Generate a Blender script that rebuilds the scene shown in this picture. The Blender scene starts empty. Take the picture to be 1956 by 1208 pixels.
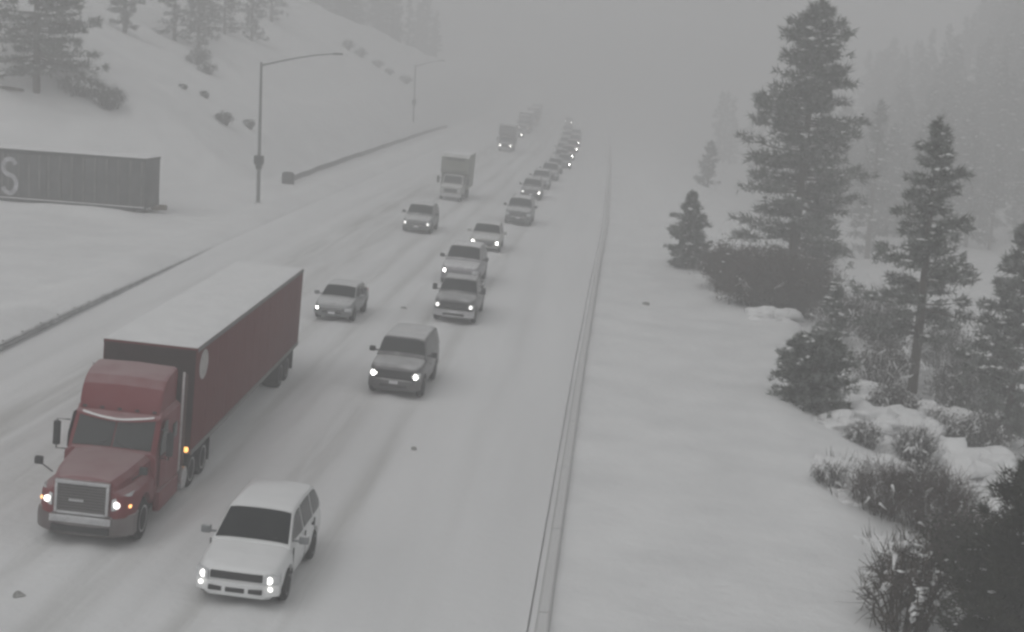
import bpy, bmesh, math, random
import numpy as np
from mathutils import Vector, Matrix

random.seed(7)
scene = bpy.context.scene
COL = scene.collection

# ------------------------------------------------------------------ camera
CAM_H, PITCH, YAW, ROLL = 12.4, 0.167, 0.060, 0.055
cam_data = bpy.data.cameras.new("camera")
cam_data.lens = 2730.0 / 1956.0 * 36.0
cam_data.sensor_width = 36.0
cam_data.sensor_fit = 'HORIZONTAL'
cam_data.clip_start, cam_data.clip_end = 0.5, 6000.0
cam = bpy.data.objects.new("camera", cam_data)
COL.objects.link(cam)
_fw = Vector((-math.sin(YAW), math.cos(YAW), 0)); _rt = Vector((math.cos(YAW), math.sin(YAW), 0)); _up = Vector((0, 0, 1))
_F = _fw * math.cos(PITCH) - _up * math.sin(PITCH)
_U = _fw * math.sin(PITCH) + _up * math.cos(PITCH)
_R2 = _rt * math.cos(ROLL) + _U * math.sin(ROLL)
_U2 = _U * math.cos(ROLL) - _rt * math.sin(ROLL)
_M = Matrix((_R2, _U2, -_F)).transposed().to_4x4()
_M.translation = Vector((0, 0, CAM_H))
cam.matrix_world = _M
scene.camera = cam

# ------------------------------------------------------------------ sky, sun, exposure
world = bpy.data.worlds.new("World")
scene.world = world
world.use_nodes = True
wn = world.node_tree
wn.nodes.clear()
SUN_EL, SUN_AZ = math.radians(48), math.radians(200)
sky = wn.nodes.new("ShaderNodeTexSky"); sky.sky_type = 'NISHITA'; sky.sun_disc = False
sky.sun_elevation = SUN_EL; sky.sun_rotation = SUN_AZ; sky.dust_density = 6.0; sky.ozone_density = 0.5; sky.altitude = 1800
hsv = wn.nodes.new("ShaderNodeHueSaturation"); hsv.inputs['Saturation'].default_value = 0.05
bg = wn.nodes.new("ShaderNodeBackground"); bg.inputs['Strength'].default_value = 0.10
wo = wn.nodes.new("ShaderNodeOutputWorld")
wn.links.new(sky.outputs[0], hsv.inputs['Color']); wn.links.new(hsv.outputs[0], bg.inputs[0]); wn.links.new(bg.outputs[0], wo.inputs[0])

sun_data = bpy.data.lights.new("sun", 'SUN')
sun_data.energy = 0.6; sun_data.angle = math.radians(60); sun_data.color = (1.0, 0.985, 0.96)
sun = bpy.data.objects.new("sun", sun_data); COL.objects.link(sun)
_sd = Vector((math.sin(SUN_AZ) * math.cos(SUN_EL), math.cos(SUN_AZ) * math.cos(SUN_EL), math.sin(SUN_EL)))
sun.rotation_euler = _sd.to_track_quat('Z', 'Y').to_euler()

scene.view_settings.view_transform = 'Standard'
scene.view_settings.look = 'None'
scene.view_settings.gamma = 1.0
scene.view_settings.use_curve_mapping = False
scene.view_settings.exposure = 0.22
scene.cycles.max_bounces = 6
scene.cycles.diffuse_bounces = 3
scene.cycles.glossy_bounces = 2
scene.cycles.transmission_bounces = 2
scene.cycles.volume_bounces = 3
scene.cycles.use_denoising = True
scene.cycles.pixel_filter_type = 'BLACKMAN_HARRIS'
scene.cycles.filter_width = 2.7

HAZE_DENSITY = 0.0060
BANK = 0.05                                   # the carriageway is banked, right side lower

# ------------------------------------------------------------------ terrain
rng = np.random.default_rng(3)
def _vn(seed):
    g = np.random.default_rng(seed).random((64, 64))
    def f(x, y):
        x = np.asarray(x, float); y = np.asarray(y, float)
        xi = np.floor(x).astype(int); yi = np.floor(y).astype(int)
        fx = x - xi; fy = y - yi
        fx = fx * fx * (3 - 2 * fx); fy = fy * fy * (3 - 2 * fy)
        a = g[xi % 64, yi % 64]; b = g[(xi + 1) % 64, yi % 64]; c = g[xi % 64, (yi + 1) % 64]; d = g[(xi + 1) % 64, (yi + 1) % 64]
        return (a * (1 - fx) + b * fx) * (1 - fy) + (c * (1 - fx) + d * fx) * fy - 0.5
    return f
N1, N2, N3, N4 = _vn(1), _vn(2), _vn(3), _vn(4)
def bend(y):   return -0.00005 * np.maximum(np.asarray(y, float) - 170, 0) ** 2
def x_bar(y):  return np.interp(y, [0, 30, 60, 90, 120, 250], [-1.15, -1.1, -0.85, -0.5, -0.05, 0.4]) + bend(y)     # right barrier foot
def x_left(y): return np.interp(y, [0, 51, 83, 110, 160, 300], [-21.6, -22.1, -23.2, -23.6, -24.0, -26.0]) + bend(y)
def z_road(x, y): return -BANK * (np.asarray(x, float) - bend(y))
def sstep(a, b, t):
    t = np.clip((t - a) / (b - a), 0, 1); return t * t * (3 - 2 * t)
def x_edge(y): return np.interp(y, [0, 33, 45, 51, 58, 68, 76, 88, 104, 131, 388, 900], [6.5, 6.6, 8.0, 7.4, 7.0, 8.8, 9.9, 7.0, 5.7, 5.9, 9.0, 5.0]) + N2(np.asarray(y) * .23, 3.1) * 1.2
def toe_x(y):  return np.interp(y, [0, 60, 92, 110, 117, 127, 143, 270, 400, 700, 1500], [-160, -100, -60, -47, -38, -32, -31, -31, -33, -48, -120])
def crest_d(y): return np.interp(y, [0, 230, 300, 350, 400, 500, 800], [46, 44, 28, 18, 13, 9, 8])
def terrain(x, y):
    x = np.asarray(x, float); y = np.asarray(y, float)
    x, y = np.broadcast_arrays(x, y)
    xb, xl, xe = x_bar(y), x_left(y), x_edge(y)
    zr = z_road(x, y)
    # right shoulder: snow packed up behind the barrier, then the bank falls to the river
    s = x - xb
    zsh = z_road(xb, y) + 0.50 - 0.030 * (s - 0.6)
    drop = np.maximum(x - xe, 0)
    zdr = -(0.16 * drop + 0.012 * np.minimum(drop, 30) ** 2) + 0.1 * N1(x * .9, y * .9)
    zbank = np.maximum(zsh + zdr, -9.0)
    far = np.maximum(x - 58, 0)
    zbank = zbank + np.minimum(0.75 * far, 70)
    lump = 0.30 * N3(x * .55, y * .4) * sstep(-1.5, 2.0, x - xe) + 0.10 * N1(x * .35, y * .2) * sstep(1.0, 3.0, s)
    zright = zbank + lump
    # left: berm, railway bench, hillside
    l = xl - x
    zl0 = z_road(xl, y) + 0.45 * np.exp(-((l - 1.7) / 1.5) ** 2) + 0.03 * np.minimum(l, 14) + np.interp(y, [110, 250], [0.0, 1.0]) * sstep(3, 7, l)
    c = np.interp(y, [117, 128], [.66, 1.0])
    dd = np.maximum((toe_x(y) - x) * c, 0)
    dc = crest_d(y)
    dm = np.minimum(dd, dc)
    hh = 0.75 * np.minimum(dm, 6) + 0.48 * np.maximum(dm - 6, 0)
    hh = hh * (1 + np.maximum(np.minimum(y, 330) - 180, 0) / 300.0) + 0.10 * np.maximum(dd - dc, 0) * (dd < 120)
    hh = hh + sstep(2, 10, dd) * (1.6 * N2(x * .07, y * .07) + 0.7 * N4(x * .2, y * .2) + .22 * N1(x * .6, y * .6))
    zleft = zl0 + hh + 0.16 * N3(x * .3, y * .25) * sstep(1.0, 4.0, l)
    inner = zr - 0.10
    z = np.where(s > 0.30, zright, np.where(l > 0.25, zleft, inner))
    # blend the narrow joints
    z = np.where((s > -0.1) & (s <= 0.30), inner + (zsh - inner) * sstep(-0.1, 0.30, s), z)
    z = np.where((l > -0.4) & (l <= 0.25), inner + (zl0 - inner) * sstep(-0.4, 0.25, l), z)
    # drift lying against the boxcar
    z = z + 0.55 * np.exp(-((y - 95.2) / 1.6) ** 2) * sstep(-31, -33.5, x) * sstep(-60, -45, x) * (0.9 + .5 * N4(x * .45, 2.0))
    return z
def tz(x, y): return float(terrain(x, y))

# ------------------------------------------------------------------ helpers
def mesh_obj(name, verts, faces, mat=None, parent=None, smooth=None, mats=None, fmat=None):
    me = bpy.data.meshes.new(name)
    me.from_pydata([tuple(map(float, v)) for v in verts], [], faces)
    if smooth is not None:
        me.polygons.foreach_set('use_smooth', [True] * len(me.polygons))
        if smooth < 180: me.set_sharp_from_angle(angle=math.radians(smooth))
    if mat: me.materials.append(mat)
    me.update()
    o = bpy.data.objects.new(name, me)
    COL.objects.link(o)
    if parent: o.parent = parent
    return o
def big_mesh(name, V, F, mat, parent=None, smooth=False):
    """numpy arrays, all faces with the same vertex count"""
    me = bpy.data.meshes.new(name)
    V = np.asarray(V, np.float32); F = np.asarray(F, np.int32)
    n = F.shape[1]
    me.vertices.add(len(V)); me.vertices.foreach_set('co', V.ravel())
    me.loops.add(F.size); me.loops.foreach_set('vertex_index', F.ravel())
    me.polygons.add(len(F)); me.polygons.foreach_set('loop_start', np.arange(0, F.size, n, dtype=np.int32))
    if smooth: me.polygons.foreach_set('use_smooth', [True] * len(F))
    me.materials.append(mat)
    me.update(calc_edges=True); me.validate()
    o = bpy.data.objects.new(name, me); COL.objects.link(o)
    if parent: o.parent = parent
    return o
def tag(o, label, cat, group=None, kind=None):
    o['label'] = label
    if cat: o['category'] = cat
    if group: o['group'] = group
    if kind: o['kind'] = kind
    return o
def thing(name, label, cat, loc=(0, 0, 0), rot=(0, 0, 0), group=None):
    o = bpy.data.objects.new(name, None); COL.objects.link(o)
    o.empty_display_size = .3
    o.location = loc; o.rotation_euler = rot
    return tag(o, label, cat, group)
def copy_tree(o, parent=None):
    c = o.copy(); COL.objects.link(c)
    if parent: c.parent = parent
    for ch in o.children: copy_tree(ch, c)
    return c
class MB:
    def __init__(s): s.v = []; s.f = []
    def add(s, vs, fs):
        b = len(s.v); s.v += [tuple(p) for p in vs]; s.f += [tuple(i + b for i in f) for f in fs]; return s
    def box(s, x0, x1, y0, y1, z0, z1, ch=0.0):
        if ch <= 0:
            vs = [(x, y, z) for z in (z0, z1) for y in (y0, y1) for x in (x0, x1)]
            return s.add(vs, [(0, 2, 3, 1), (4, 5, 7, 6), (0, 1, 5, 4), (2, 6, 7, 3), (0, 4, 6, 2), (1, 3, 7, 5)])
        bm = bmesh.new()
        r = bmesh.ops.create_cube(bm, size=1)
        for v in bm.verts:
            v.co = Vector(((x0 + x1) / 2 + v.co.x * (x1 - x0), (y0 + y1) / 2 + v.co.y * (y1 - y0), (z0 + z1) / 2 + v.co.z * (z1 - z0)))
        bmesh.ops.bevel(bm, geom=bm.edges[:], offset=ch, segments=2, profile=.6, affect='EDGES')
        bm.verts.index_update()
        s.add([v.co[:] for v in bm.verts], [tuple(v.index for v in f.verts) for f in bm.faces]); bm.free(); return s
    def prism(s, pts, x0, x1):
        """polygon in the (y,z) plane pushed along x"""
        n = len(pts); vs = [(x0, y, z) for y, z in pts] + [(x1, y, z) for y, z in pts]
        fs = [tuple(range(n)), tuple(range(2 * n - 1, n - 1, -1))] + [(i, i + n, (i + 1) % n + n, (i + 1) % n) for i in range(n)]
        return s.add(vs, fs)
    def loft(s, rings, closed=True, cap=True):
        n = len(rings[0]); vs = [p for r in rings for p in r]; fs = []
        for a in range(len(rings) - 1):
            for i in range(n if closed else n - 1):
                j = (i + 1) % n
                fs.append((a * n + i, a * n + j, (a + 1) * n + j, (a + 1) * n + i))
        if cap and closed:
            fs.append(tuple(range(n - 1, -1, -1))); fs.append(tuple((len(rings) - 1) * n + i for i in range(n)))
        return s.add(vs, fs)
    def tube(s, pts, r, n=6):
        pts = [Vector(p) for p in pts]; rr = r if isinstance(r, (list, tuple)) else [r] * len(pts); rings = []
        for i, p in enumerate(pts):
            d = (pts[min(i + 1, len(pts) - 1)] - pts[max(i - 1, 0)]).normalized()
            a = d.cross(Vector((0, 0, 1)) if abs(d.z) < .9 else Vector((1, 0, 0))).normalized(); b = d.cross(a)
            rings.append([tuple(p + (a * math.cos(t) + b * math.sin(t)) * rr[i]) for t in [2 * math.pi * k / n for k in range(n)]])
        return s.loft(rings)
    def lathe_x(s, prof, cx, cy, cz, n=20):
        """profile of (x, radius) spun about an x axis"""
        rings = [[(cx + x, cy + r * math.cos(t), cz + r * math.sin(t)) for t in [2 * math.pi * k / n for k in range(n)]] for x, r in prof]
        return s.loft(rings)
    def build(s, name, mat, parent=None, smooth=35): return mesh_obj(name, s.v, s.f, mat, parent, smooth)

# ------------------------------------------------------------------ materials
def nmat(name):
    m = bpy.data.materials.new(name); m.use_nodes = True
    nt = m.node_tree; b = nt.nodes['Principled BSDF']
    return m, nt, b
def N(nt, t, **kw):
    n = nt.nodes.new(t)
    for k, v in kw.items(): setattr(n, k, v)
    return n
def noise(nt, scale, detail=4, coord='Object', rough=.55, vec=None):
    n = N(nt, 'ShaderNodeTexNoise'); n.inputs['Scale'].default_value = scale; n.inputs['Detail'].default_value = detail; n.inputs['Roughness'].default_value = rough
    if vec is None:
        tc = N(nt, 'ShaderNodeTexCoord'); nt.links.new(tc.outputs[coord], n.inputs['Vector'])
    else: nt.links.new(vec, n.inputs['Vector'])
    return n
def ramp(nt, sock, p0, p1, c0=(0, 0, 0, 1), c1=(1, 1, 1, 1)):
    r = N(nt, 'ShaderNodeValToRGB'); e = r.color_ramp.elements
    e[0].position, e[1].position = p0, p1; e[0].color, e[1].color = c0, c1
    nt.links.new(sock, r.inputs[0]); return r
def mixc(nt, fac, a, b, mode='MIX'):
    m = N(nt, 'ShaderNodeMix', data_type='RGBA', blend_type=mode)
    for s, v in ((m.inputs[0], fac), (m.inputs[6], a), (m.inputs[7], b)):
        if hasattr(v, 'is_linked') or hasattr(v, 'links'): nt.links.new(v, s)
        else: s.default_value = v
    return m
def math_(nt, op, a, b=None, clamp=False):
    m = N(nt, 'ShaderNodeMath', operation=op); m.use_clamp = clamp
    for s, v in ((m.inputs[0], a), (m.inputs[1], b)):
        if v is None: continue
        if hasattr(v, 'links'): nt.links.new(v, s)
        else: s.default_value = v
    return m.outputs[0]
def bump(nt, b, sock, strength, dist):
    bp = N(nt, 'ShaderNodeBump'); bp.inputs['Strength'].default_value = strength; bp.inputs['Distance'].default_value = dist
    nt.links.new(sock, bp.inputs['Height']); nt.links.new(bp.outputs[0], b.inputs['Normal'])
SNOW = (0.81, 0.815, 0.815, 1)
def mat_snow(name='snow', lo=(0.725, 0.73, 0.732, 1), sc=.35):
    m, nt, b = nmat(name)
    n = noise(nt, sc, 6); n2 = noise(nt, 2.3, 5)
    c = ramp(nt, n.outputs['Fac'], .35, .62, lo, SNOW)
    nt.links.new(c.outputs[0], b.inputs['Base Color']); b.inputs['Roughness'].default_value = .85; b.inputs['Specular IOR Level'].default_value = .2
    bump(nt, b, n2.outputs['Fac'], .5, .12); return m
def mat_plain(name, col, rough=.5, metal=0., spec=.5, var=.0, sc=6, coord='Object'):
    m, nt, b = nmat(name)
    b.inputs['Roughness'].default_value = rough; b.inputs['Metallic'].default_value = metal; b.inputs['Specular IOR Level'].default_value = spec
    if var:
        n = noise(nt, sc, 5, coord)
        c = ramp(nt, n.outputs['Fac'], .3, .7, tuple(max(0, k * (1 - var)) for k in col[:3]) + (1,), tuple(min(1, k * (1 + var)) for k in col[:3]) + (1,))
        nt.links.new(c.outputs[0], b.inputs['Base Color'])
    else: b.inputs['Base Color'].default_value = tuple(col[:3]) + (1,)
    return m
def mat_snowed(name, col, rough=.4, metal=0., amount=.9, edge=(.55, .9), coat=.0, grime=.25, sc=3.0):
    """paint with wind-blown snow settled on the faces that look up, and road grime"""
    m, nt, b = nmat(name)
    g = N(nt, 'ShaderNodeNewGeometry'); sx = N(nt, 'ShaderNodeSeparateXYZ'); nt.links.new(g.outputs['True Normal'], sx.inputs[0])
    n = noise(nt, sc, 6); n2 = noise(nt, sc * .5, 4)
    w = math_(nt, 'ADD', sx.outputs['Z'], math_(nt, 'MULTIPLY', math_(nt, 'SUBTRACT', n.outputs['Fac'], .5), .5))
    r = ramp(nt, w, edge[0], edge[1])
    f = math_(nt, 'MULTIPLY', r.outputs[0], amount)
    gr = ramp(nt, n2.outputs['Fac'], .35, .7)
    c0 = mixc(nt, math_(nt, 'MULTIPLY', gr.outputs[0], grime), tuple(col[:3]) + (1,), (.42, .42, .42, 1))
    c = mixc(nt, f, c0.outputs[2], SNOW)
    nt.links.new(c.outputs[2], b.inputs['Base Color'])
    b.inputs['Roughness'].default_value = rough; b.inputs['Metallic'].default_value = metal; b.inputs['Coat Weight'].default_value = coat
    return m
def mat_emit(name, col, strength):
    m, nt, b = nmat(name); b.inputs['Base Color'].default_value = (.8, .8, .8, 1)
    b.inputs['Emission Color'].default_value = tuple(col) + (1,); b.inputs['Emission Strength'].default_value = strength; return m
M_SNOW = mat_snow()
M_SNOWP = mat_snow('snow_pad', (0.765, .77, .772, 1), 1.5)
M_GLASS = mat_plain('dark_glass', (.012, .015, .016), .16, 0, .22)
M_GLASSF = mat_snowed('frosted_glass', (.03, .036, .04), .25, 0, .5, (.62, 1.1), 0, .15, 6)
M_RUB = mat_plain('rubber', (.022, .022, .023), .85, 0, .3, .3, 8)
M_RIM = mat_plain('rim_metal', (.30, .30, .31), .45, .6, .5, .2, 9)
M_CHROME = mat_plain('chrome', (.55, .55, .56), .28, .85, .5, .12, 8)
M_PLAST = mat_plain('black_plastic', (.03, .031, .032), .6, 0, .4, .25, 7)
M_CHASSIS = mat_plain('chassis', (.03, .03, .03), .8, 0, .3, .3, 5)
M_LAMP = mat_emit('headlight', (1, .97, .92), 11.0)
M_LAMPD = mat_emit('headlight_dim', (1, .97, .93), 2.2)
M_LAMPX = mat_emit('headlight_high_beam', (1, .97, .92), 26.0)
M_LENS = mat_plain('lens', (.55, .56, .57), .15, 0, .6, .1, 9)
M_AMBER = mat_emit('amber_lamp', (1, .42, .08), 2.2)
M_PLATE = mat_plain('plate', (.62, .62, .64), .5, 0, .4, .1, 9)
M_CONC = mat_snowed('concrete', (.52, .52, .515), .9, 0, .35, (.4, 1.0), 0, .30, .8)
M_STEEL = mat_snowed('galvanised_steel', (.20, .205, .21), .55, .5, .9, (.5, .85), 0, .3, 2.0)
M_OLDST = mat_snowed('weathered_steel', (.10, .10, .10), .7, .2, .5, (.7, 1.0), 0, .2, 2.0)
M_DSTEEL = mat_plain('pole_steel', (.17, .175, .175), .55, .4, .4, .2, 2)
M_WOODP = mat_snowed('post_wood', (.10, .085, .07), .9, 0, .95, (.5, .8), 0, .3, 3)
M_BARK = mat_plain('bark', (.075, .062, .052), .95, 0, .2, .4, 3)
M_TWIG = mat_plain('twig', (.085, .066, .058), .95, 0, .2, .4, 3)
M_TWIGG = mat_plain('twig_grey', (.09, .083, .080), .95, 0, .2, .35, 3)
def mat_frost(name, col, white, p0, p1, sc):
    m, nt, b = nmat(name)
    n = noise(nt, sc, 5); n2 = noise(nt, 1.3, 4)
    c = ramp(nt, n2.outputs['Fac'], .3, .7, tuple(k * .6 for k in col) + (1,), tuple(k * 1.4 for k in col) + (1,))
    f = ramp(nt, n.outputs['Fac'], p0, p1)
    x = mixc(nt, f.outputs[0], c.outputs[0], tuple(white) + (1,))
    nt.links.new(x.outputs[2], b.inputs['Base Color']); b.inputs['Roughness'].default_value = .85; b.inputs['Specular IOR Level'].default_value = .15
    return m
M_NEED = mat_frost('needles', (.046, .057, .040), (.40, .41, .415), .44, .76, 2.6)
M_NEEDD = mat_frost('needles_dark', (.028, .031, .020), (.14, .14, .135), .58, .80, 5.0)

def mat_road():
    m, nt, b = nmat('packed_snow_road')
    tc = N(nt, 'ShaderNodeTexCoord'); sx = N(nt, 'ShaderNodeSeparateXYZ'); nt.links.new(tc.outputs['UV'], sx.inputs[0])
    X, Y = sx.outputs[0], sx.outputs[1]                       # metres across and along the road
    cmb = N(nt, 'ShaderNodeCombineXYZ'); nt.links.new(math_(nt, 'MULTIPLY', X, .55), cmb.inputs[0]); nt.links.new(math_(nt, 'MULTIPLY', Y, .035), cmb.inputs[1])
    nw = noise(nt, 1.0, 5, vec=cmb.outputs[0])
    cm2 = N(nt, 'ShaderNodeCombineXYZ'); nt.links.new(math_(nt, 'MULTIPLY', X, 1.6), cm2.inputs[0]); nt.links.new(math_(nt, 'MULTIPLY', Y, .09), cm2.inputs[1])
    ns = noise(nt, 1.0, 6, vec=cm2.outputs[0])
    wx = math_(nt, 'ADD', X, math_(nt, 'MULTIPLY', math_(nt, 'SUBTRACT', nw.outputs['Fac'], .5), 1.1))
    tot = None
    for cx, w, a in ((-8.35, .42, .75), (-6.45, .42, .75), (-13.0, .5, .7), (-11.0, .45, .7), (-17.9, 1.1, .95), (-15.4, .8, .75), (-20.6, .3, .25), (-3.6, .3, .2), (-9.7, .25, .2)):
        d = math_(nt, 'DIVIDE', math_(nt, 'SUBTRACT', wx, cx), w)
        e = math_(nt, 'MULTIPLY', math_(nt, 'POWER', 2.718, math_(nt, 'MULTIPLY', math_(nt, 'MULTIPLY', d, d), -1.0)), a)
        tot = e if tot is None else math_(nt, 'ADD', tot, e)
    tr = math_(nt, 'MULTIPLY', tot, ramp(nt, ns.outputs['Fac'], .32, .62).outputs[0], True)
    base = ramp(nt, nw.outputs['Fac'], .35, .65, (.74, .745, .747, 1), (.80, .805, .807, 1))
    c = mixc(nt, math_(nt, 'MULTIPLY', tr, .85), base.outputs[0], (.47, .47, .455, 1))
    nt.links.new(c.outputs[2], b.inputs['Base Color'])
    b.inputs['Roughness'].default_value = .75; b.inputs['Specular IOR Level'].default_value = .25
    nf = noise(nt, 3.0, 6, 'Object')
    bump(nt, b, math_(nt, 'SUBTRACT', nf.outputs['Fac'], math_(nt, 'MULTIPLY', tr, .6)), .5, .06)
    return m
M_ROAD = mat_road()

# ------------------------------------------------------------------ ground and road
def axis(*segs):
    out = [segs[0][0]]
    for a, b, n in segs: out += list(np.linspace(a, b, n + 1)[1:])
    return np.array(out)
def grid_mesh(name, X, Y, Z, mat):
    nx, ny = X.shape
    idx = np.arange(nx * ny).reshape(nx, ny)
    F = np.stack([idx[:-1, :-1], idx[1:, :-1], idx[1:, 1:], idx[:-1, 1:]], -1).reshape(-1, 4)
    return big_mesh(name, np.stack([X, Y, Z], -1).reshape(-1, 3), F, mat, smooth=True)
ys = axis((-60, 20, 14), (20, 130, 170), (130, 260, 75), (260, 520, 60), (520, 1700, 50))
xr = np.concatenate([[-.45, -.1, .0, .1, .2, .30, .36, .6, .9], axis((1.3, 26, 56), (26, 80, 24), (80, 260, 20), (260, 800, 8))])
xlft = np.concatenate([[-.6, -.4, -.2, 0, .15, .26, .5, .8], axis((1.2, 12, 24), (12, 70, 80), (70, 240, 34), (240, 800, 10))])
xm = np.linspace(0, 1, 22)[1:-1]
rows = []
for y in ys:
    xb, xl = float(x_bar(y)), float(x_left(y))
    left = xl - xlft[::-1]; right = xb + xr
    mid = left[-1] + (right[0] - left[-1]) * xm
    rows.append(np.concatenate([left, mid, right]))
GX = np.array(rows); GY = np.repeat(ys[:, None], GX.shape[1], 1)
ground = grid_mesh('snow_ground', GX, GY, terrain(GX, GY), M_SNOW)
tag(ground, 'snow-covered ground, hillside and river bank on both sides of the road', None, kind='structure')

rx = np.linspace(0, 1, 110)
RX = np.array([float(x_left(y)) + .02 + rx * (float(x_bar(y)) - float(x_left(y)) - .04) for y in ys]); RY = np.repeat(ys[:, None], 110, 1)
rut = np.zeros_like(RX)
for cx in (-8.35, -6.45, -13.0, -11.0): rut -= .04 * np.exp(-((RX - bend(RY) - cx) / .35) ** 2)
for cx in (-9.75, -7.4, -14.6, -12.0, -4.4, -17.0): rut += (.05 + .09 * N4(RX * .8, RY * .35)) * np.exp(-((RX - bend(RY) - cx - .5 * N2(RY * .06, cx)) / .32) ** 2)
RZ = z_road(RX, RY) + rut + .05 * N3(RX * .5, RY * .09) + .05 * sstep(1.6, .2, RX - x_left(RY)) + .05 * sstep(1.6, .2, x_bar(RY) - RX)
road = grid_mesh('road', RX, RY, RZ, M_ROAD)
uv = road.data.uv_layers.new(name='UVMap')
vi = np.empty(len(road.data.loops), np.int32); road.data.loops.foreach_get('vertex_index', vi)
UVv = np.stack([(RX - bend(RY)).ravel(), RY.ravel()], -1)
uv.data.foreach_set('uv', UVv[vi].astype(np.float32).ravel())
tag(road, 'wide road under packed snow with grey wheel tracks', None, kind='structure')

# ------------------------------------------------------------------ right concrete barrier, section by section
prof = [(0, 0), (0, .08), (.15, .30), (.24, .78), (.28, .82), (.46, .82), (.50, .78), (.56, .32), (.70, .08), (.70, 0)]
seg_me = None
y = 24.0; k = 0
while y < 262:
    L = 6.0
    x0, x1 = float(x_bar(y)), float(x_bar(y + L))
    if seg_me is None:
        mb = MB(); mb.loft([[(x, yy, z - .12) for x, z in prof] for yy in (0.03, .06, 1.5, 3, 4.5, L - .06, L - .03)])
        o = mb.build('concrete_barrier', M_CONC, None, 30); seg_me = o.data
    else:
        o = bpy.data.objects.new('concrete_barrier', seg_me); COL.objects.link(o)
    o.location = (x0, y, float(z_road(x0, y)) + .02); o.rotation_euler = (0, 0, math.atan2(x0 - x1, L))
    tag(o, 'snow-dusted concrete barrier section along the shoulder opposite the hillside', 'barrier', 'concrete barrier sections along the shoulder')
    y += L; k += 1

# ------------------------------------------------------------------ guardrails
def guardrail(name, label, pts, top, terminal=False, bury=0.0, group=None, steel=None):
    """pts: ground points; W-beam with posts"""
    base = pts[0]
    t = thing(name, label, 'guardrail', base, (0, 0, 0), group)
    P = [Vector(p) - Vector(base) for p in pts]
    hb = .31 if not terminal else .50; ks = hb / .31
    sec = [(0, .0), (.035, .03), (.075, .07), (.035, .12), (.0, .155), (.035, .19), (.075, .24), (.035, .28), (0, .31), (-.012, .31), (-.012, 0)]
    mb = MB(); rings = []
    for i, p in enumerate(P):
        d = (P[min(i + 1, len(P) - 1)] - P[max(i - 1, 0)]); d.z = 0; d.normalize(); nrm = Vector((d.y, -d.x, 0))
        rings.append([tuple(p + nrm * a + Vector((0, 0, top - hb + b * ks))) for a, b in sec])
    mb.loft(rings); mb.build('beam', steel or M_STEEL, t, 50)
    pm = None
    for i, p in enumerate(P):
        if pm is None:
            m2 = MB(); m2.box(-.26, -.09, -.075, .075, -.5, top - .07); m2.box(-.09, -.014, -.06, .06, top - .28, top - .05)
            o = m2.build('post', M_WOODP, t, 30); pm = o.data
        else:
            o = bpy.data.objects.new('post', pm); COL.objects.link(o); o.parent = t
        o.location = p
    if terminal:
        m3 = MB(); p = P[0]
        m3.box(p.x - .6, p.x + .5, p.y - .7, p.y + .2, top - .95, top + .45, .28)
        m3.build('end_terminal', M_PLAST, t)
    return t
def polyline(fx, y0, y1, step, dz=0.0, zf=None):
    out = []
    yy = y0
    while yy <= y1:
        x = float(fx(yy)); out.append((x, yy, (tz(x, yy) if zf is None else zf(x, yy)) + dz)); yy += step
    return out
guardrail('guardrail', 'low metal guardrail nearly buried in snow along the shoulder by the boxcar',
          polyline(lambda y: x_left(y) - .05, 30, 98, 2.0, zf=lambda x, y: float(z_road(x_left(y), y)) - .012 * max(0, y - 58)), .40)
guardrail('guardrail', 'metal guardrail with bulky end terminal at the foot of the snowy hillside',
          polyline(lambda y: np.interp(y, [130, 270], [-29.0, -30.6]), 130, 272, 2.0), .66, True, steel=M_OLDST)

# ------------------------------------------------------------------ vehicles
def wheel(parent, x, y, r, w, side, dual=False, rimmat=None):
    mb = MB()
    W2 = w / 2
    prof_t = [(-W2, r * .62), (-W2, r * .86), (-W2 * .8, r * .97), (-W2 * .35, r), (W2 * .35, r), (W2 * .8, r * .97), (W2, r * .86), (W2, r * .62)]
    mb.lathe_x(prof_t, x, y, r, 22)
    t = mb.build('wheel', M_RUB, parent, 40)
    rb = MB(); xo = x + side * (W2 - .03)
    s = side
    rb.lathe_x([(s * -.05, r * .63), (s * .035, r * .63), (s * .03, r * .56), (s * -.02, r * .50), (s * -.03, r * .2), (s * .02, r * .16), (s * .025, .01)], xo, y, r, 20)
    rb.build('rim', rimmat or M_RIM, t, 40)
    return t
LV = [0, .08, .3, .62, .84, 1.0]
def body_ring(y, hw, zb, zt, crown=.03, arch=0.0):
    """closed ring in x,z at y"""
    h = zt - max(.30, 0)
    z0 = zb
    lv = [(.80, z0), (.96, max(z0 + .015, .40)), (1.0, max(z0 + .03, .58)), (.998, max(z0 + .045, .30 + h * .55)), (.985, max(z0 + .055, .30 + h * .74)), (.955, max(z0 + .065, .30 + h * .88)), (.90, max(z0 + .075, .30 + h * .965)), (.81, zt + .004), (.5, zt + crown * .8), (0, zt + crown)]
    R = [(hw * a, y, z) for a, z in lv]
    Lf = [(-x, yy, z) for x, yy, z in R[::-1][1:]]
    return R + Lf
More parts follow.
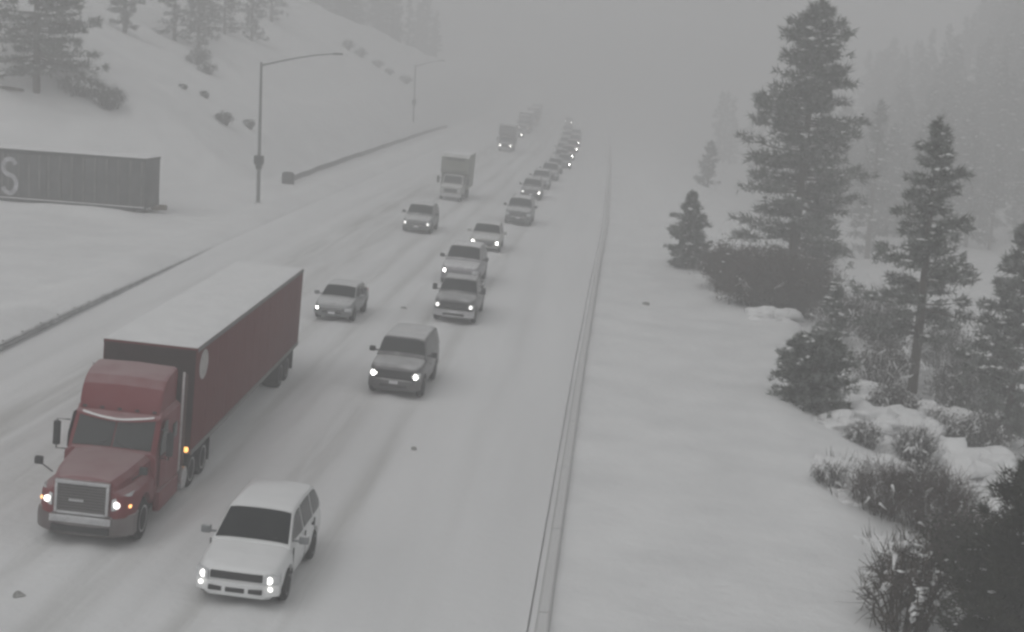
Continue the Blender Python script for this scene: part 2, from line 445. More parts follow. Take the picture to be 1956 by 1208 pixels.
def make_car(name, label, loc, heading, paint, kind='suv', lamp=M_LAMP, group='vehicles on the snowy road', detail=True, size=1.0,
             L=4.75, W=1.92, H=1.78, hood=1.08, cowl_y=1.32, wt_y=1.98, rt_y=4.25, rb_y=4.65, belt=1.16, nose=.90, wr=.375, wb=2.85, axle=.92,
             roofmat=None, bed=False, lampsz=(.20, .13), fog=False, rails=True, grille_w=.62, grille_h=.2, grille_m=None, lampmats=None, bump_m=None, gz=None, bars=True, plate=True, mirror_m=None, seams=False):
    bank = BANK
    x, yy = loc
    z = float(z_road(x, yy)) + .0
    t = thing(name, label, 'truck' if kind in ('pickup',) else 'car', (x, yy, z), (0, math.atan(bank), heading), group)
    t.scale = (size, size, size)
    hw = W / 2
    axles = (axle, axle + wb)
    ar = wr + .075
    def zt(y):
        return float(np.interp(y, [0, .07, .22, .6, cowl_y, cowl_y + .3, rb_y - .1, L - .12, L], [nose - .13, nose - .03, nose + .045, hood - .04, hood + .03, belt, belt, belt - .06, belt - .16]))
    def hwf(y): return hw * float(np.interp(y, [0, .06, .16, .42, .9, L - .7, L - .2, L - .05, L], [.70, .81, .90, .97, 1.0, 1.0, .97, .92, .84]))
    def zb(y):
        b = float(np.interp(y, [0, .25, L - .3, L], [.30, .24, .27, .42]))
        for a in axles:
            d = abs(y - a)
            if d < ar: b = max(b, wr + math.sqrt(ar * ar - d * d))
        return b
    st = {0, .03, .06, .11, .16, .22, .3, .42, .6, cowl_y, cowl_y + .3, L * .5, rb_y - .1, L - .2, L - .12, L - .05, L}
    for a in axles:
        for q in np.linspace(-1, 1, 11): st.add(a + ar * math.sin(q * math.pi / 2) * .999)
        st.add(a - ar - .005); st.add(a + ar + .005)
    st = sorted(s for s in st if 0 <= s <= L)
    mb = MB(); mb.loft([body_ring(s, hwf(s), zb(s), zt(s)) for s in st])
    bod = mb.build('body', paint, t, 48)
    if seams:
        for sd in (-1, 1):
            for ys_ in (cowl_y + .12, wt_y + .58, (wt_y + .55 + rt_y) / 2 + .25):
                m = MB(); m.box(sd * hw * .992 - .02, sd * hw * .992 + .012, ys_ - .010, ys_ + .010, .50, belt - .05); m.build('door_seam', M_PLAST, bod)
    ch = MB(); ch.box(-hw * .74, hw * .74, .3, L - .25, .22, .80); ch.build('chassis', M_CHASSIS, t)
    # greenhouse
    roof_z = H
    gy = [cowl_y - .04, cowl_y + .3 * (wt_y - cowl_y), cowl_y + .7 * (wt_y - cowl_y), wt_y, wt_y + .25, (wt_y + rt_y) / 2, rt_y - .2, rt_y, (rt_y + rb_y) / 2, rb_y]
    bz = belt - .03
    def ztop(y):
        return float(np.interp(y, [cowl_y - .04, wt_y, wt_y + .25, (wt_y + rt_y) / 2, rt_y - .2, rt_y, rb_y], [belt + .0, roof_z - .06, roof_z - .02, roof_z, roof_z - .03, roof_z - .07, belt + .05]))
    def hwt(y): 
        q = (ztop(y) - bz) / (roof_z - bz)
        return hw * (.93 - .17 * q)
    def hwb(y): return hw * float(np.interp(y, [cowl_y, wt_y + .3, rt_y, rb_y], [.90, .945, .945, .90]))
    rings = []
    for s in gy:
        zt_, ht, hb = ztop(s), hwt(s), hwb(s)
        zz = max(bz + .012, zt_ - .07)
        R = [(hb, s, bz - .03), (ht + .012, s, zz), (ht - .010, s, zt_ - .028 if zt_ - .028 > zz else zz + .004), (ht - .05, s, zt_ - .004 if zt_ - .004 > zz + .004 else zz + .008), (ht - .14, s, zt_ + .010), (ht * .5, s, zt_ + .024), (0, s, zt_ + .03)]
        rings.append(R + [(-a, b, c) for a, b, c in R[::-1][1:]])
    g = MB(); g.loft(rings)
    if bed and False: pass
    roof = g.build('cabin', roofmat or paint, t, 38)
    # windshield
    def panel(fn, nu, nv):
        vs = [fn(i / nu, j / nv) for j in range(nv + 1) for i in range(nu + 1)]
        fs = [(j * (nu + 1) + i, j * (nu + 1) + i + 1, (j + 1) * (nu + 1) + i + 1, (j + 1) * (nu + 1) + i) for j in range(nv) for i in range(nu)]
        return vs, fs
    off = .014
    def ws(u, v):
        s = cowl_y + .03 + (wt_y - .05 - cowl_y - .03) * v
        a = (u * 2 - 1); h_ = hwt(s) - .045
        return (a * h_, s - off * .8 , ztop(s) + .03 * (1 - a * a) + off - (.012 if abs(a) > .99 else 0))
    vs, fs = panel(ws, 8, 4); m = MB(); m.add(vs, fs); m.build('windshield', M_GLASS, t, 180)
    # rear window
    def rw(u, v):
        s = rt_y + .06 + (rb_y - rt_y - .1) * v; a = (1 - u * 2); h_ = hwt(s) - .06
        return (a * h_, s + off, ztop(s) + .03 * (1 - a * a) + off * .6)
    vs, fs = panel(rw, 6, 3); m = MB(); m.add(vs, fs); m.build('rear_window', M_GLASS, t, 180)
    # side windows
    span0, span1 = cowl_y + .22, rb_y - .12
    cuts = [span0, wt_y + .55, (wt_y + .55 + rt_y) / 2 + .2, span1] if not bed else [span0, wt_y + .5, span1]
    for sd in (-1, 1):
        for a, b_ in zip(cuts[:-1], cuts[1:]):
            if b_ - a < .25: continue
            def sw(u, v, a=a, b_=b_):
                s = a + .05 + (b_ - a - .10) * u
                top = max(bz + .05, ztop(s) - .085); z_ = bz + .035 + (top - bz - .035) * v
                q = (z_ - (bz - .03)) / max(.05, (top + .015 - (bz - .03)))
                xx = hwb(s) + (hwt(s) + .012 - hwb(s)) * min(1, q) + .010
                return (sd * xx, s, z_)
            vs, fs = panel(sw, 6, 2)
            if sd < 0: fs = [f[::-1] for f in fs]
            m = MB(); m.add(vs, fs); m.build('side_window', M_GLASS, t, 180)
    # mirrors
    for sd in (-1, 1):
        m = MB(); my = cowl_y + .32; big = kind == 'pickup'
        m.box(sd * (hw * .93) + min(0, sd * .18), sd * (hw * .93) + max(0, sd * .18), my - .02, my + .05, belt + .03, belt + .08)
        m.box(sd * (hw * .97 + .20) - .11, sd * (hw * .97 + .20) + .11, my - .07, my + .09, belt + .0, belt + (.30 if big else .19), .035)
        m.build('mirror', mirror_m or (M_PLAST if kind != 'sedan' else paint), t)
    # grille and bumper
    gz0 = gz if gz is not None else nose - .10 - grille_h
    m = MB(); m.box(-hw * grille_w, hw * grille_w, -.035, .10, gz0, gz0 + grille_h, .02); gr = m.build('grille', grille_m or M_PLAST, t)
    m = MB()
    for q in range(3 if bars else 0): m.box(-hw * grille_w * .96, hw * grille_w * .96, -.045, -.03, gz0 + grille_h * (.18 + .3 * q), gz0 + grille_h * (.18 + .3 * q) + .018)
    if bars: m.build('grille_bar', M_CHROME if grille_m is None else grille_m, gr)
    m = MB(); rr = []
    for xx in np.linspace(-1, 1, 13):
        yb = -.085 + .26 * abs(xx) ** 3.2; px = xx * hw * .955
        rr.append([(px, yb, .36), (px, yb - .02, .42), (px, yb - .015, gz0 - .06), (px, yb + .05, gz0 - .02), (px, yb + .2, gz0 - .02), (px, yb + .2, .36)])
    m.loft(rr); bu = m.build('bumper', bump_m or paint, t, 40)
    for c0, c1 in (((-.62, -.30), (-.22, .22), (.30, .62)) if not plate else ((-.5, .5),)):
        m = MB(); m.box(hw * c0, hw * c1, -.118 if abs(c0 + c1) < .1 else -.10, -.04, .43, .43 + .11, .015); m.build('air_intake', M_PLAST, bu)
    if plate:
        m = MB(); m.box(-.16, .16, -.125, -.10, gz0 - .17, gz0 - .06); m.build('licence_plate', M_PLATE, bu)
    # headlights
    lz = gz0 + grille_h * .5 - .01
    lm = lampmats or (lamp, lamp)
    for q, sd in enumerate((-1, 1)):
        m = MB(); cx = sd * hw * .80; a = sd * .55
        w_, h_ = lampsz
        rr = []
        for uu in np.linspace(-1, 1, 5):
            px = cx + uu * w_ * math.cos(a) * .9; py = .065 + sd * uu * w_ * math.sin(abs(a)) * 1.0
            hh = h_ * (1 - .18 * uu * uu)
            rr.append([(px, py - .06, lz - hh * .8), (px, py - .075, lz), (px, py - .06, lz + hh * .8), (px, py + .14, lz + hh), (px, py + .14, lz - hh)])
        m.loft(rr); hl = m.build('headlight', M_LENS, t, 40)
        m = MB(); m.lathe_x([(-.001, h_ * .72), (.0, h_ * .72), (.03, h_ * .5), (.035, .004)], 0, 0, 0, 14)
        vs = [(cx + yq - sd * w_ * .28, .005 - xq - .03, lz + zq) for xq, yq, zq in m.v]; m.v = vs
        m.build('bulb', lm[q], hl, 60)
        if fog:
            m = MB(); m.lathe_x([(0, .055), (.02, .045), (.025, .004)], 0, 0, 0, 12)
            m.v = [(sd * hw * .80 + yq, -.04 - xq, gz0 - .12 + zq) for xq, yq, zq in m.v]; m.build('fog_lamp', M_LAMPD, bu, 60)
    # tail lamps
    for sd in (-1, 1):
        m = MB(); m.box(sd * hw * .78 - .10, sd * hw * .78 + .10, L - .12, L + .015, .78, 1.06, .02); m.build('tail_lamp', mat_tail, t)
    for sd in (-1, 1):
        for a in axles: wheel(t, sd * (hw - .115), a, wr, .235, sd)
    if detail:
        for sd in (-1, 1):
            for yh in ((wt_y + .32, (wt_y + rt_y) / 2 + .38) if not bed else (wt_y + .30,)):
                m = MB(); m.box(sd * hw * .985 - .02, sd * hw * .985 + .03, yh - .09, yh + .09, .99, 1.025); m.build('door_handle', M_PLAST, t)
            if rails and kind == 'suv':
                m = MB(); xr_ = sd * (hwt((wt_y + rt_y) / 2) - .10)
                m.tube([(xr_, wt_y + .25, roof_z - .02), (xr_, wt_y + .4, roof_z + .06), (xr_, rt_y - .35, roof_z + .06), (xr_, rt_y - .2, roof_z - .02)], .02); m.build('roof_rail', M_PLAST, t)
        for sd in (-.5, .25):
            m = MB(); m.tube([(sd * hw, cowl_y + .03, belt + .035), (sd * hw + .32, cowl_y + .1, ztop(cowl_y + .1) + .05)], .010, 4); m.build('wiper', M_PLAST, t)
    if bed:      # open pickup bed: bed walls stand on the body behind the cab
        m = MB()
        for sd in (-1, 1): m.box(sd * hw * .93 - .05, sd * hw * .93 + .05, rb_y + .06, L - .06, belt - .05, belt + .16, .02)
        m.box(-hw * .90, hw * .90, L - .14, L - .06, belt - .05, belt + .155, .02)
        m.build('bed_wall', paint, t)
    return t
mat_tail = mat_plain('tail_lamp_red', (.25, .02, .02), .3)

P_WHITE = mat_snowed('paint_white', (.70, .71, .71), .35, 0, .75, (.80, 1.05), .3, .10, 2.0)
P_DGREY = mat_snowed('paint_dark_grey', (.062, .060, .064), .4, .1, .66, (.62, 1.02), .3, .25, 2.2)
P_SILV = mat_snowed('paint_silver', (.17, .18, .185), .35, .3, .75, (.62, .98), .3, .15, 2.2)
P_BLACK = mat_snowed('paint_black', (.028, .028, .031), .4, 0, .50, (.60, .98), .3, .3, 2.2)
P_PLUM = mat_snowed('paint_grey_plum', (.20, .19, .21), .4, .1, .85, (.55, .95), .3, .2, 2.2)
P_TAN = mat_snowed('paint_pale_beige', (.36, .36, .34), .4, .1, .8, (.6, .95), .3, .2, 2.2)
P_SLATE = mat_snowed('paint_slate', (.11, .12, .12), .4, .1, .8, (.60, .98), .3, .25, 2.2)
P_RED = mat_snowed('paint_red', (.155, .008, .014), .6, 0, .24, (.5, 1.15), .05, .08, 1.3)
P_REDT = mat_snowed('trailer_red', (.108, .009, .010), .85, 0, .8, (.6, .95), 0, .04, .8)
P_MAROON = mat_snowed('paint_maroon', (.15, .035, .035), .5, 0, .7, (.6, 1.0), .1, .25, 1.6)
P_GREEN = mat_snowed('box_olive_grey', (.15, .16, .125), .6, 0, .8, (.6, .95), 0, .25, 1.4)

P_GRIMY = mat_snowed('grimy_bumper', (.12, .10, .10), .7, 0, .4, (.6, 1.0), 0, .5, 1.5)
def make_semi(name, label, loc, heading, paint, tpaint, group=None, lamp=M_LAMPD, logo=False, trailer_len=16.5, bulb_r=.085):
    x, yy = loc
    t = thing(name, label, 'truck', (x, yy, float(z_road(x, yy))), (0, math.atan(BANK), heading), group)
    # bumper
    m = MB(); rr = []
    for xx in np.linspace(-1, 1, 15):
        yb = -.02 + .42 * abs(xx) ** 3.5; px = xx * 1.17
        rr.append([(px, yb + .06, .34), (px, yb, .42), (px, yb - .02, .72), (px, yb + .05, .86), (px, yb + .45, .86), (px, yb + .45, .34)])
    m.loft(rr); bu = m.build('bumper', P_GRIMY, t, 40)
    m = MB(); m.box(-.74, .74, -.075, .02, .66, .84, .02); m.build('bumper_trim', M_CHROME, bu)
    m = MB(); m.box(-.70, .70, -.06, .02, .42, .58, .02); m.build('air_intake', M_PLAST, bu)
    # hood and fenders, wheel arches open
    AX, R = 1.20, .53; ar = .64
    def ztp(y): return float(np.interp(y, [.10, .2, .45, 1.2, 2.15, 2.25], [1.62, 1.70, 1.75, 1.81, 1.87, 1.88]))
    def hwm(y): return float(np.interp(y, [.10, .2, .45, 1.0, 2.2], [.66, .74, .82, .92, 1.02]))
    def hwl(y): return float(np.interp(y, [.10, .2, .45, .8, 1.6, 2.2], [.86, .98, 1.12, 1.20, 1.20, 1.16]))
    def zbt(y):
        d = abs(y - AX); b = .80
        if d < ar: b = max(b, R + math.sqrt(ar * ar - d * d))
        return b
    st = sorted({.10, .14, .2, .3, .45, .6, 2.0, 2.2} | {AX + ar * math.sin(q * math.pi / 2) * .999 for q in np.linspace(-1, 1, 13)})
    rings = []
    for s in st:
        z0 = zbt(s); zf = max(z0 + .05, 1.28); zt = ztp(s)
        Rr = [(hwl(s) * .9, s, z0), (hwl(s), s, z0 + .02), (hwl(s) * .99, s, zf - .02), (hwl(s) * .94, s, zf + .08), (hwm(s) + .02, s, max(zf + .14, 1.48)), (hwm(s), s, zt - .12), (hwm(s) - .12, s, zt), (hwm(s) * .4, s, zt + .05), (0, s, zt + .06)]
        rings.append(Rr + [(-a, b, c) for a, b, c in Rr[::-1][1:]])
    m = MB(); m.loft(rings); hood = m.build('hood', paint, t, 34)
    # grille: frame, mesh and slats
    m = MB()
    m.box(-.66, .66, -.02, .12, 1.60, 1.69, .02); m.box(-.66, -.58, -.02, .12, .88, 1.60, .02); m.box(.58, .66, -.02, .12, .88, 1.60, .02); m.box(-.58, .58, -.02, .12, .86, .93, .02)
    gr = m.build('grille_frame', M_CHROME, t)
    m = MB(); m.box(-.58, .58, .02, .10, .93, 1.60); m.build('grille', mat_grille, gr)
    for q in range(9):
        m = MB(); m.box(-.575, .575, .0, .025, .965 + q * .07, .985 + q * .07); m.build('slat', mat_grille2, gr)
    m = MB(); m.box(-.30, .05, -.012, .0, 1.18, 1.24); m.build('emblem', M_CHROME, gr)
    # headlights
    for sd in (-1, 1):
        m = MB(); rr = []
        for uu in np.linspace(0, 1, 6):
            px = sd * (.72 + .36 * uu); py = .06 + .42 * uu ** 1.6
            rr.append([(px, py - .03, 1.02 + .03 * uu), (px, py - .05, 1.16 + .05 * uu), (px, py - .0, 1.30 + .12 * uu), (px, py + .2, 1.30 + .1 * uu), (px, py + .2, 1.02)])
        m.loft(rr); hl = m.build('headlight', M_LENS, t, 40)
        m = MB(); m.lathe_x([(0, bulb_r), (.03, bulb_r * .7), (.04, .004)], 0, 0, 0, 16)
        m.v = [(sd * .84 + yq, .045 - xq, 1.17 + zq) for xq, yq, zq in m.v]; m.build('bulb', lamp, hl, 60)
        m = MB(); m.box(sd * 1.06 - .04, sd * 1.06 + .04, .34, .46, 1.05, 1.12); m.build('turn_lamp', M_AMBER, hl)
        # hood mirror
        m = MB(); m.tube([(sd * .98, .75, 1.62), (sd * 1.25, .62, 1.86)], .018, 5); m.box(sd * 1.28 - .10, sd * 1.28 + .10, .55, .68, 1.82, 2.02, .04); m.build('hood_mirror', M_PLAST, t)
    # cab
    rings = []
    for s, zt, ht in ((2.14, 1.88, 1.08), (2.2, 1.93, 1.09), (2.45, 2.30, 1.09), (2.72, 2.72, 1.07), (2.9, 2.80, 1.10), (3.3, 2.85, 1.16), (4.2, 2.86, 1.17)):
        Rr = [(1.10 if s < 2.6 else 1.2, s, .62), (1.17 if s < 3 else 1.22, s, .9), (1.17 if s < 3 else 1.22, s, 1.74), (ht + .03, s, max(1.80, zt - .10)), (ht - .08, s, zt), (0, s, zt + .03)]
        rings.append(Rr + [(-a, b, c) for a, b, c in Rr[::-1][1:]])
    m = MB(); m.loft(rings); cab = m.build('sleeper_cab', paint, t, 34)
    # two-piece windshield
    for sd in (-1, 1):
        vs = []
        for j in range(4):
            v = j / 3
            s = 2.205 + .475 * v; zz = float(np.interp(s, [2.14, 2.2, 2.45, 2.72], [1.88, 1.93, 2.30, 2.72]))
            for i in range(5):
                u = i / 4; px = sd * (.02 + u * (.985 - .03 * v)); vs.append((px, s - .022, zz + .03 * (1 - (px / 1.08) ** 2) + .014))
        fs = [(j * 5 + i, j * 5 + i + 1, (j + 1) * 5 + i + 1, (j + 1) * 5 + i) for j in range(3) for i in range(4)]
        if sd < 0: fs = [f[::-1] for f in fs]
        m = MB(); m.add(vs, fs); m.build('windshield', M_GLASS, t, 180)
        m = MB(); m.prism([(2.40, 1.80), (3.02, 1.80), (3.02, 2.62), (2.80, 2.62), (2.44, 2.14)], sd * 1.195 - .012, sd * 1.195 + .012); m.build('side_window', M_GLASS, t)
        m = MB(); m.box(sd * 1.222 - .012, sd * 1.222 + .012, 2.36, 3.10, .98, 1.74, .01); d = m.build('door', paint, t)
        m = MB(); m.box(sd * 1.24 - .015, sd * 1.24 + .02, 2.92, 3.06, 1.55, 1.6); m.build('handle', M_CHROME, d)
        m = MB(); m.box(sd * 1.23 - .012, sd * 1.23 + .012, 3.45, 3.85, 2.0, 2.4, .01); m.build('sleeper_window', M_GLASS, t)
        m = MB(); m.tube([(sd * 1.16, 2.42, 2.50), (sd * 1.44, 2.30, 2.53), (sd * 1.44, 2.30, 1.76), (sd * 1.18, 2.42, 1.73)], .02, 5); m.box(sd * 1.45 - .09, sd * 1.45 + .09, 2.27, 2.38, 1.84, 2.47, .04); m.build('mirror', M_PLAST, t)
        m = MB(); m.box(sd * 1.17 - .09, sd * 1.17 + .09, 2.35, 4.2, .34, .86, .04); m.build('side_fairing', paint, t)
        m = MB(); m.box(sd * 1.225 - .02, sd * 1.225 + .035, 4.19, 4.26, .9, 3.62, .01); m.build('fairing_edge', M_EDGE, t)
        m = MB(); m.prism([(4.265, .9), (4.85, .9), (4.78, 3.45), (4.265, 3.6)], sd * 1.2 - .015, sd * 1.2 + .015); m.build('side_extender', M_EXT, t)
        m = MB(); m.tube([(sd * .55, 2.19, 1.98), (sd * .15, 2.25, 2.10)], .012, 4); m.build('wiper', M_PLAST, t)
        m = MB(); m.lathe_x([(-.30, .05), (-.30, .31), (.30, .31), (.30, .05)], sd * 1.02, 4.6, .62, 16); m.v = [(a, b, c) for a, b, c in m.v]; m.build('fuel_tank', M_CHROME, t)
        m = MB(); m.box(sd * 1.2 - .06, sd * 1.2 + .07, 4.95, 5.07, 1.22, 1.34, .01); m.build('marker_lamp', M_AMBER, t)
    # visor over the windshield, with the snow lying on it
    m = MB(); rr = []
    for xx in np.linspace(-1, 1, 11):
        px = xx * 1.08; dz = -.10 * (1 - abs(xx) ** 1.5) ; yb = 2.50 + .14 * abs(xx) ** 2
        rr.append([(px, yb, 2.65 + dz), (px, yb + .03, 2.70 + dz), (px, 2.86, 2.85), (px, 2.86, 2.77)])
    m.loft(rr); vz = m.build('sun_visor', paint, t, 40)
    m = MB(); rr = []
    for xx in np.linspace(-1, 1, 13):
        px = xx * .92; dz = -.10 * (1 - abs(xx) ** 1.5); yb = 2.50 + .14 * abs(xx) ** 2; w_ = .05 + .03 * math.sin(xx * 9)
        rr.append([(px, yb + .0, 2.695 + dz), (px, yb + .03, 2.725 + dz), (px, yb + .05 + w_, 2.735 + dz), (px, yb + .06 + w_, 2.70 + dz)])
    m.loft(rr); m.build('visor_snow', M_SNOWP, vz, 60)
    # roof fairing
    rings = []
    for s, zt, ht in ((2.74, 2.84, 1.02), (2.84, 3.12, 1.05), (2.98, 3.38, 1.06), (3.2, 3.58, 1.07), (3.5, 3.68, 1.08), (4.15, 3.76, 1.08)):
        Rr = [(ht * .98 + .01, s, 2.76), (ht + .0, s, max(2.80, zt - .12)), (ht - .03, s, max(2.82, zt - .035)), (ht - .10, s, zt), (0, s, zt + .03)]
        rings.append(Rr + [(-a, b, c) for a, b, c in Rr[::-1][1:]])
    m = MB(); m.loft(rings); m.build('roof_fairing', paint, t, 34)
    for q in (-.9, -.45, 0, .45, .9):
        m = MB(); m.box(q * 1 - .05, q * 1 + .05, 2.70, 2.80, 2.80, 2.86, .015); m.build('cab_marker', M_PLAST, t)
    # chassis, wheels
    m = MB(); m.box(-.45, .45, .6, 8.6, .55, .9); m.box(-1.0, 1.0, 2.2, 4.2, .40, .7); m.build('chassis', M_CHASSIS, t)
    for sd in (-1, 1):
        wheel(t, sd * 1.04, AX, R, .29, sd, rimmat=M_CHROME)
        for a in (5.75, 7.05): wheel(t, sd * .93, a, R, .60, sd, rimmat=M_CHROME)
        m = MB(); m.box(sd * .95 - .3, sd * .95 + .3, 7.68, 7.71, .28, 1.0); m.build('mud_flap', M_RUB, t)
    # trailer
    T0 = 5.3; T1 = T0 + trailer_len
    m = MB(); m.box(-1.295, 1.295, T0, T1, 1.12, 4.07, .05); tr = m.build('trailer', tpaint, t, 30)
    m = MB(); m.box(-1.26, 1.26, T0 - .012, T0 + .02, 1.2, 4.0, .005); m.build('front_wall_shade', M_FWALL, tr)  # thin panel over the trailer front, carrying its painted shade
    m = MB(); m.box(-1.31, 1.31, T0 + .02, T1, 1.06, 1.20); m.build('lower_rail', M_DSTEEL, tr)
    m = MB()
    for sd in (-1, 1): m.box(sd * 1.298 - .012, sd * 1.298 + .012, T0 + .05, T1 - .03, 3.95, 4.05)
    m.build('top_rail', M_DSTEEL, tr)
    n = int(trailer_len / 1.22)
    for sd in (-1, 1):
        for q in range(1, n):
            m = MB(); yq = T0 + q * trailer_len / n; m.box(sd * 1.3 - .008, sd * 1.3 + .008, yq - .02, yq + .02, 1.20, 3.95); m.build('side_seam', tpaint, tr)
    gx, gyv = np.meshgrid(np.linspace(-1.285, 1.285, 9), np.linspace(T0 + .01, T1 - .01, 34))
    hgt = 4.13 + .05 * N1(gx * 1.3, gyv * .5) + .03 * N3(gx * 2, gyv * 1.7)
    edge = np.minimum(1.285 - np.abs(gx), np.minimum(gyv - T0 - .01, T1 - .01 - gyv)) < .01
    hgt = np.where(edge, 4.072, hgt)
    nx_, ny_ = gx.shape; idx = np.arange(nx_ * ny_).reshape(nx_, ny_)
    F = np.stack([idx[:-1, :-1], idx[:-1, 1:], idx[1:, 1:], idx[1:, :-1]], -1).reshape(-1, 4)
    big_mesh('roof_snow', np.stack([gx, gyv, hgt], -1).reshape(-1, 3), F, M_SNOWP, tr, True)
    if logo:
        m = MB(); cy, cz, ra, rb_ = T0 + .78, 3.48, .50, .42
        ring = [(1.309, cy + ra * math.cos(a), cz + rb_ * math.sin(a)) for a in np.linspace(0, 2 * math.pi, 28, endpoint=False)]
        m.add(ring, [tuple(range(28))]); m.build('round_emblem', M_LOGO, tr)
    m = MB(); m.box(-.5, .5, T1 - 4.2, T1 - .4, .75, 1.06); m.build('bogie', M_CHASSIS, tr)
    for sd in (-1, 1):
        for a in (T1 - 3.1, T1 - 1.85): wheel(t, sd * .95, a, R, .60, sd)
        m = MB(); m.box(sd * .95 - .3, sd * .95 + .3, T1 - .72, T1 - .69, .25, 1.06); m.build('mud_flap', M_RUB, tr)
        m = MB(); m.box(sd * .8 - .07, sd * .8 + .07, T0 + 3.2, T0 + 3.36, .35, 1.1); m.box(sd * .8 - .15, sd * .8 + .15, T0 + 3.13, T0 + 3.43, .30, .35); m.build('landing_leg', M_DSTEEL, tr)
    m = MB(); m.box(-1.1, 1.1, T1 - .18, T1 - .08, .5, .6); m.box(-.55, -.47, T1 - .16, T1 - .1, .6, 1.1); m.box(.47, .55, T1 - .16, T1 - .1, .6, 1.1); m.build('underride_guard', M_DSTEEL, tr)
    return t
mat_grille = mat_plain('grille_mesh', (.10, .095, .095), .6, .4, .4, .2, 20)
mat_grille2 = mat_plain('grille_slat', (.20, .19, .19), .5, .5, .4, .2, 20)
M_LOGO = mat_plain('emblem_print', (.42, .40, .39), .5, 0, .4, .25, 3)
M_FWALL = mat_plain('trailer_front_shade', (.032, .018, .018), .8, 0, .3, .3, 2)  # near-black colour paints in the shade on the trailer's front face
M_EXT = mat_plain('extender_shade', (.06, .024, .022), .7, 0, .3, .2, 3)  # dark tone paints in the shadow of the gap between cab and trailer
M_EDGE = mat_plain('fairing_edge', (.55, .53, .53), .5, .2, .4, .15, 6)

make_semi('semi_truck', 'red semi truck with sleeper cab and long red trailer, snow on its roof', (-12.05, 32.2), .038, P_RED, P_REDT, 'trucks on the snowy road', M_LAMPD, True)

def make_boxtruck(name, label, loc, heading, boxm, cabm, lamp, group):
    x, yy = loc
    t = thing(name, label, 'truck', (x, yy, float(z_road(x, yy))), (0, math.atan(BANK), heading), group)
    hw = 1.02
    rings = []
    for s, zt, hwv in ((0, 1.18, .82), (.08, 1.26, .92), (.3, 1.32, 1.0), (1.0, 1.45, 1.02), (1.05, 1.46, 1.02)):
        zb_ = .5
        Rr = [(hwv * .92, s, zb_), (hwv, s, .7), (hwv, s, 1.05), (hwv * .93, s, zt), (0, s, zt + .04)]
        rings.append(Rr + [(-a, b, c) for a, b, c in Rr[::-1][1:]])
    m = MB(); m.loft(rings); m.build('hood', cabm, t, 35)
    rings = []
    for s, zt in ((1.0, 1.48), (1.55, 2.20), (1.9, 2.28), (2.75, 2.28)):
        Rr = [(1.02, s, .55), (1.04, s, .9), (1.02, s, 1.42), (.92 if s > 1.2 else .95, s, max(1.45, zt - .08)), (.84, s, zt), (0, s, zt + .03)]
        rings.append(Rr + [(-a, b, c) for a, b, c in Rr[::-1][1:]])
    m = MB(); m.loft(rings); m.build('cab', cabm, t, 35)
    vs = [(-.82, 1.05, 1.56), (.82, 1.05, 1.56), (.78, 1.50, 2.19), (-.78, 1.50, 2.19)]
    m = MB(); m.add([(a, b - .03, c + .03) for a, b, c in vs], [(0, 1, 2, 3)]); m.build('windshield', M_GLASS, t)
    for sd in (-1, 1):
        m = MB(); m.prism([(1.45, 1.48), (2.4, 1.48), (2.4, 2.15), (1.75, 2.15)], sd * 1.0 - .05, sd * 1.0 + .035); m.build('side_window', M_GLASS, t)
        m = MB(); m.tube([(sd * 1.0, 1.4, 1.9), (sd * 1.36, 1.3, 1.95)], .02, 5); m.box(sd * 1.38 - .12, sd * 1.38 + .12, 1.25, 1.36, 1.5, 2.1, .03); m.build('mirror', M_PLAST, t)
        m = MB(); m.lathe_x([(0, .10), (.02, .08), (.03, .004)], 0, 0, 0, 12); m.v = [(sd * .78 + b, -.015 - a, .98 + c) for a, b, c in m.v]; m.build('headlight', lamp, t, 60)
        wheel(t, sd * .90, .95, .42, .28, sd); wheel(t, sd * .92, 5.2, .42, .5, sd)
    m = MB(); m.box(-.58, .58, -.03, .06, .78, 1.14, .02); m.build('grille', M_PLAST, t)
    m = MB(); m.box(-1.0, 1.0, -.14, .10, .42, .66, .03); m.build('bumper', M_CHROME, t)
    m = MB(); m.box(-.5, .5, .3, 7.5, .5, .9); m.build('chassis', M_CHASSIS, t)
    m = MB(); m.prism([(2.8, 1.0), (7.8, 1.0), (7.8, 4.15), (2.2, 4.15), (1.75, 3.9), (1.75, 2.75), (2.0, 2.42), (2.8, 2.42)], -1.27, 1.27); bx_ = m.build('cargo_box', boxm, t, 20)
    m = MB(); m.box(-1.28, 1.28, 2.16, 7.81, 4.152, 4.24, .03); m.build('roof_snow', M_SNOWP, bx_)
    m = MB(); m.box(-.85, .85, 1.735, 1.752, 3.62, 3.84); m.build('front_panel', M_PLAST, bx_)
    return t

G1 = 'vehicles on the snowy road'
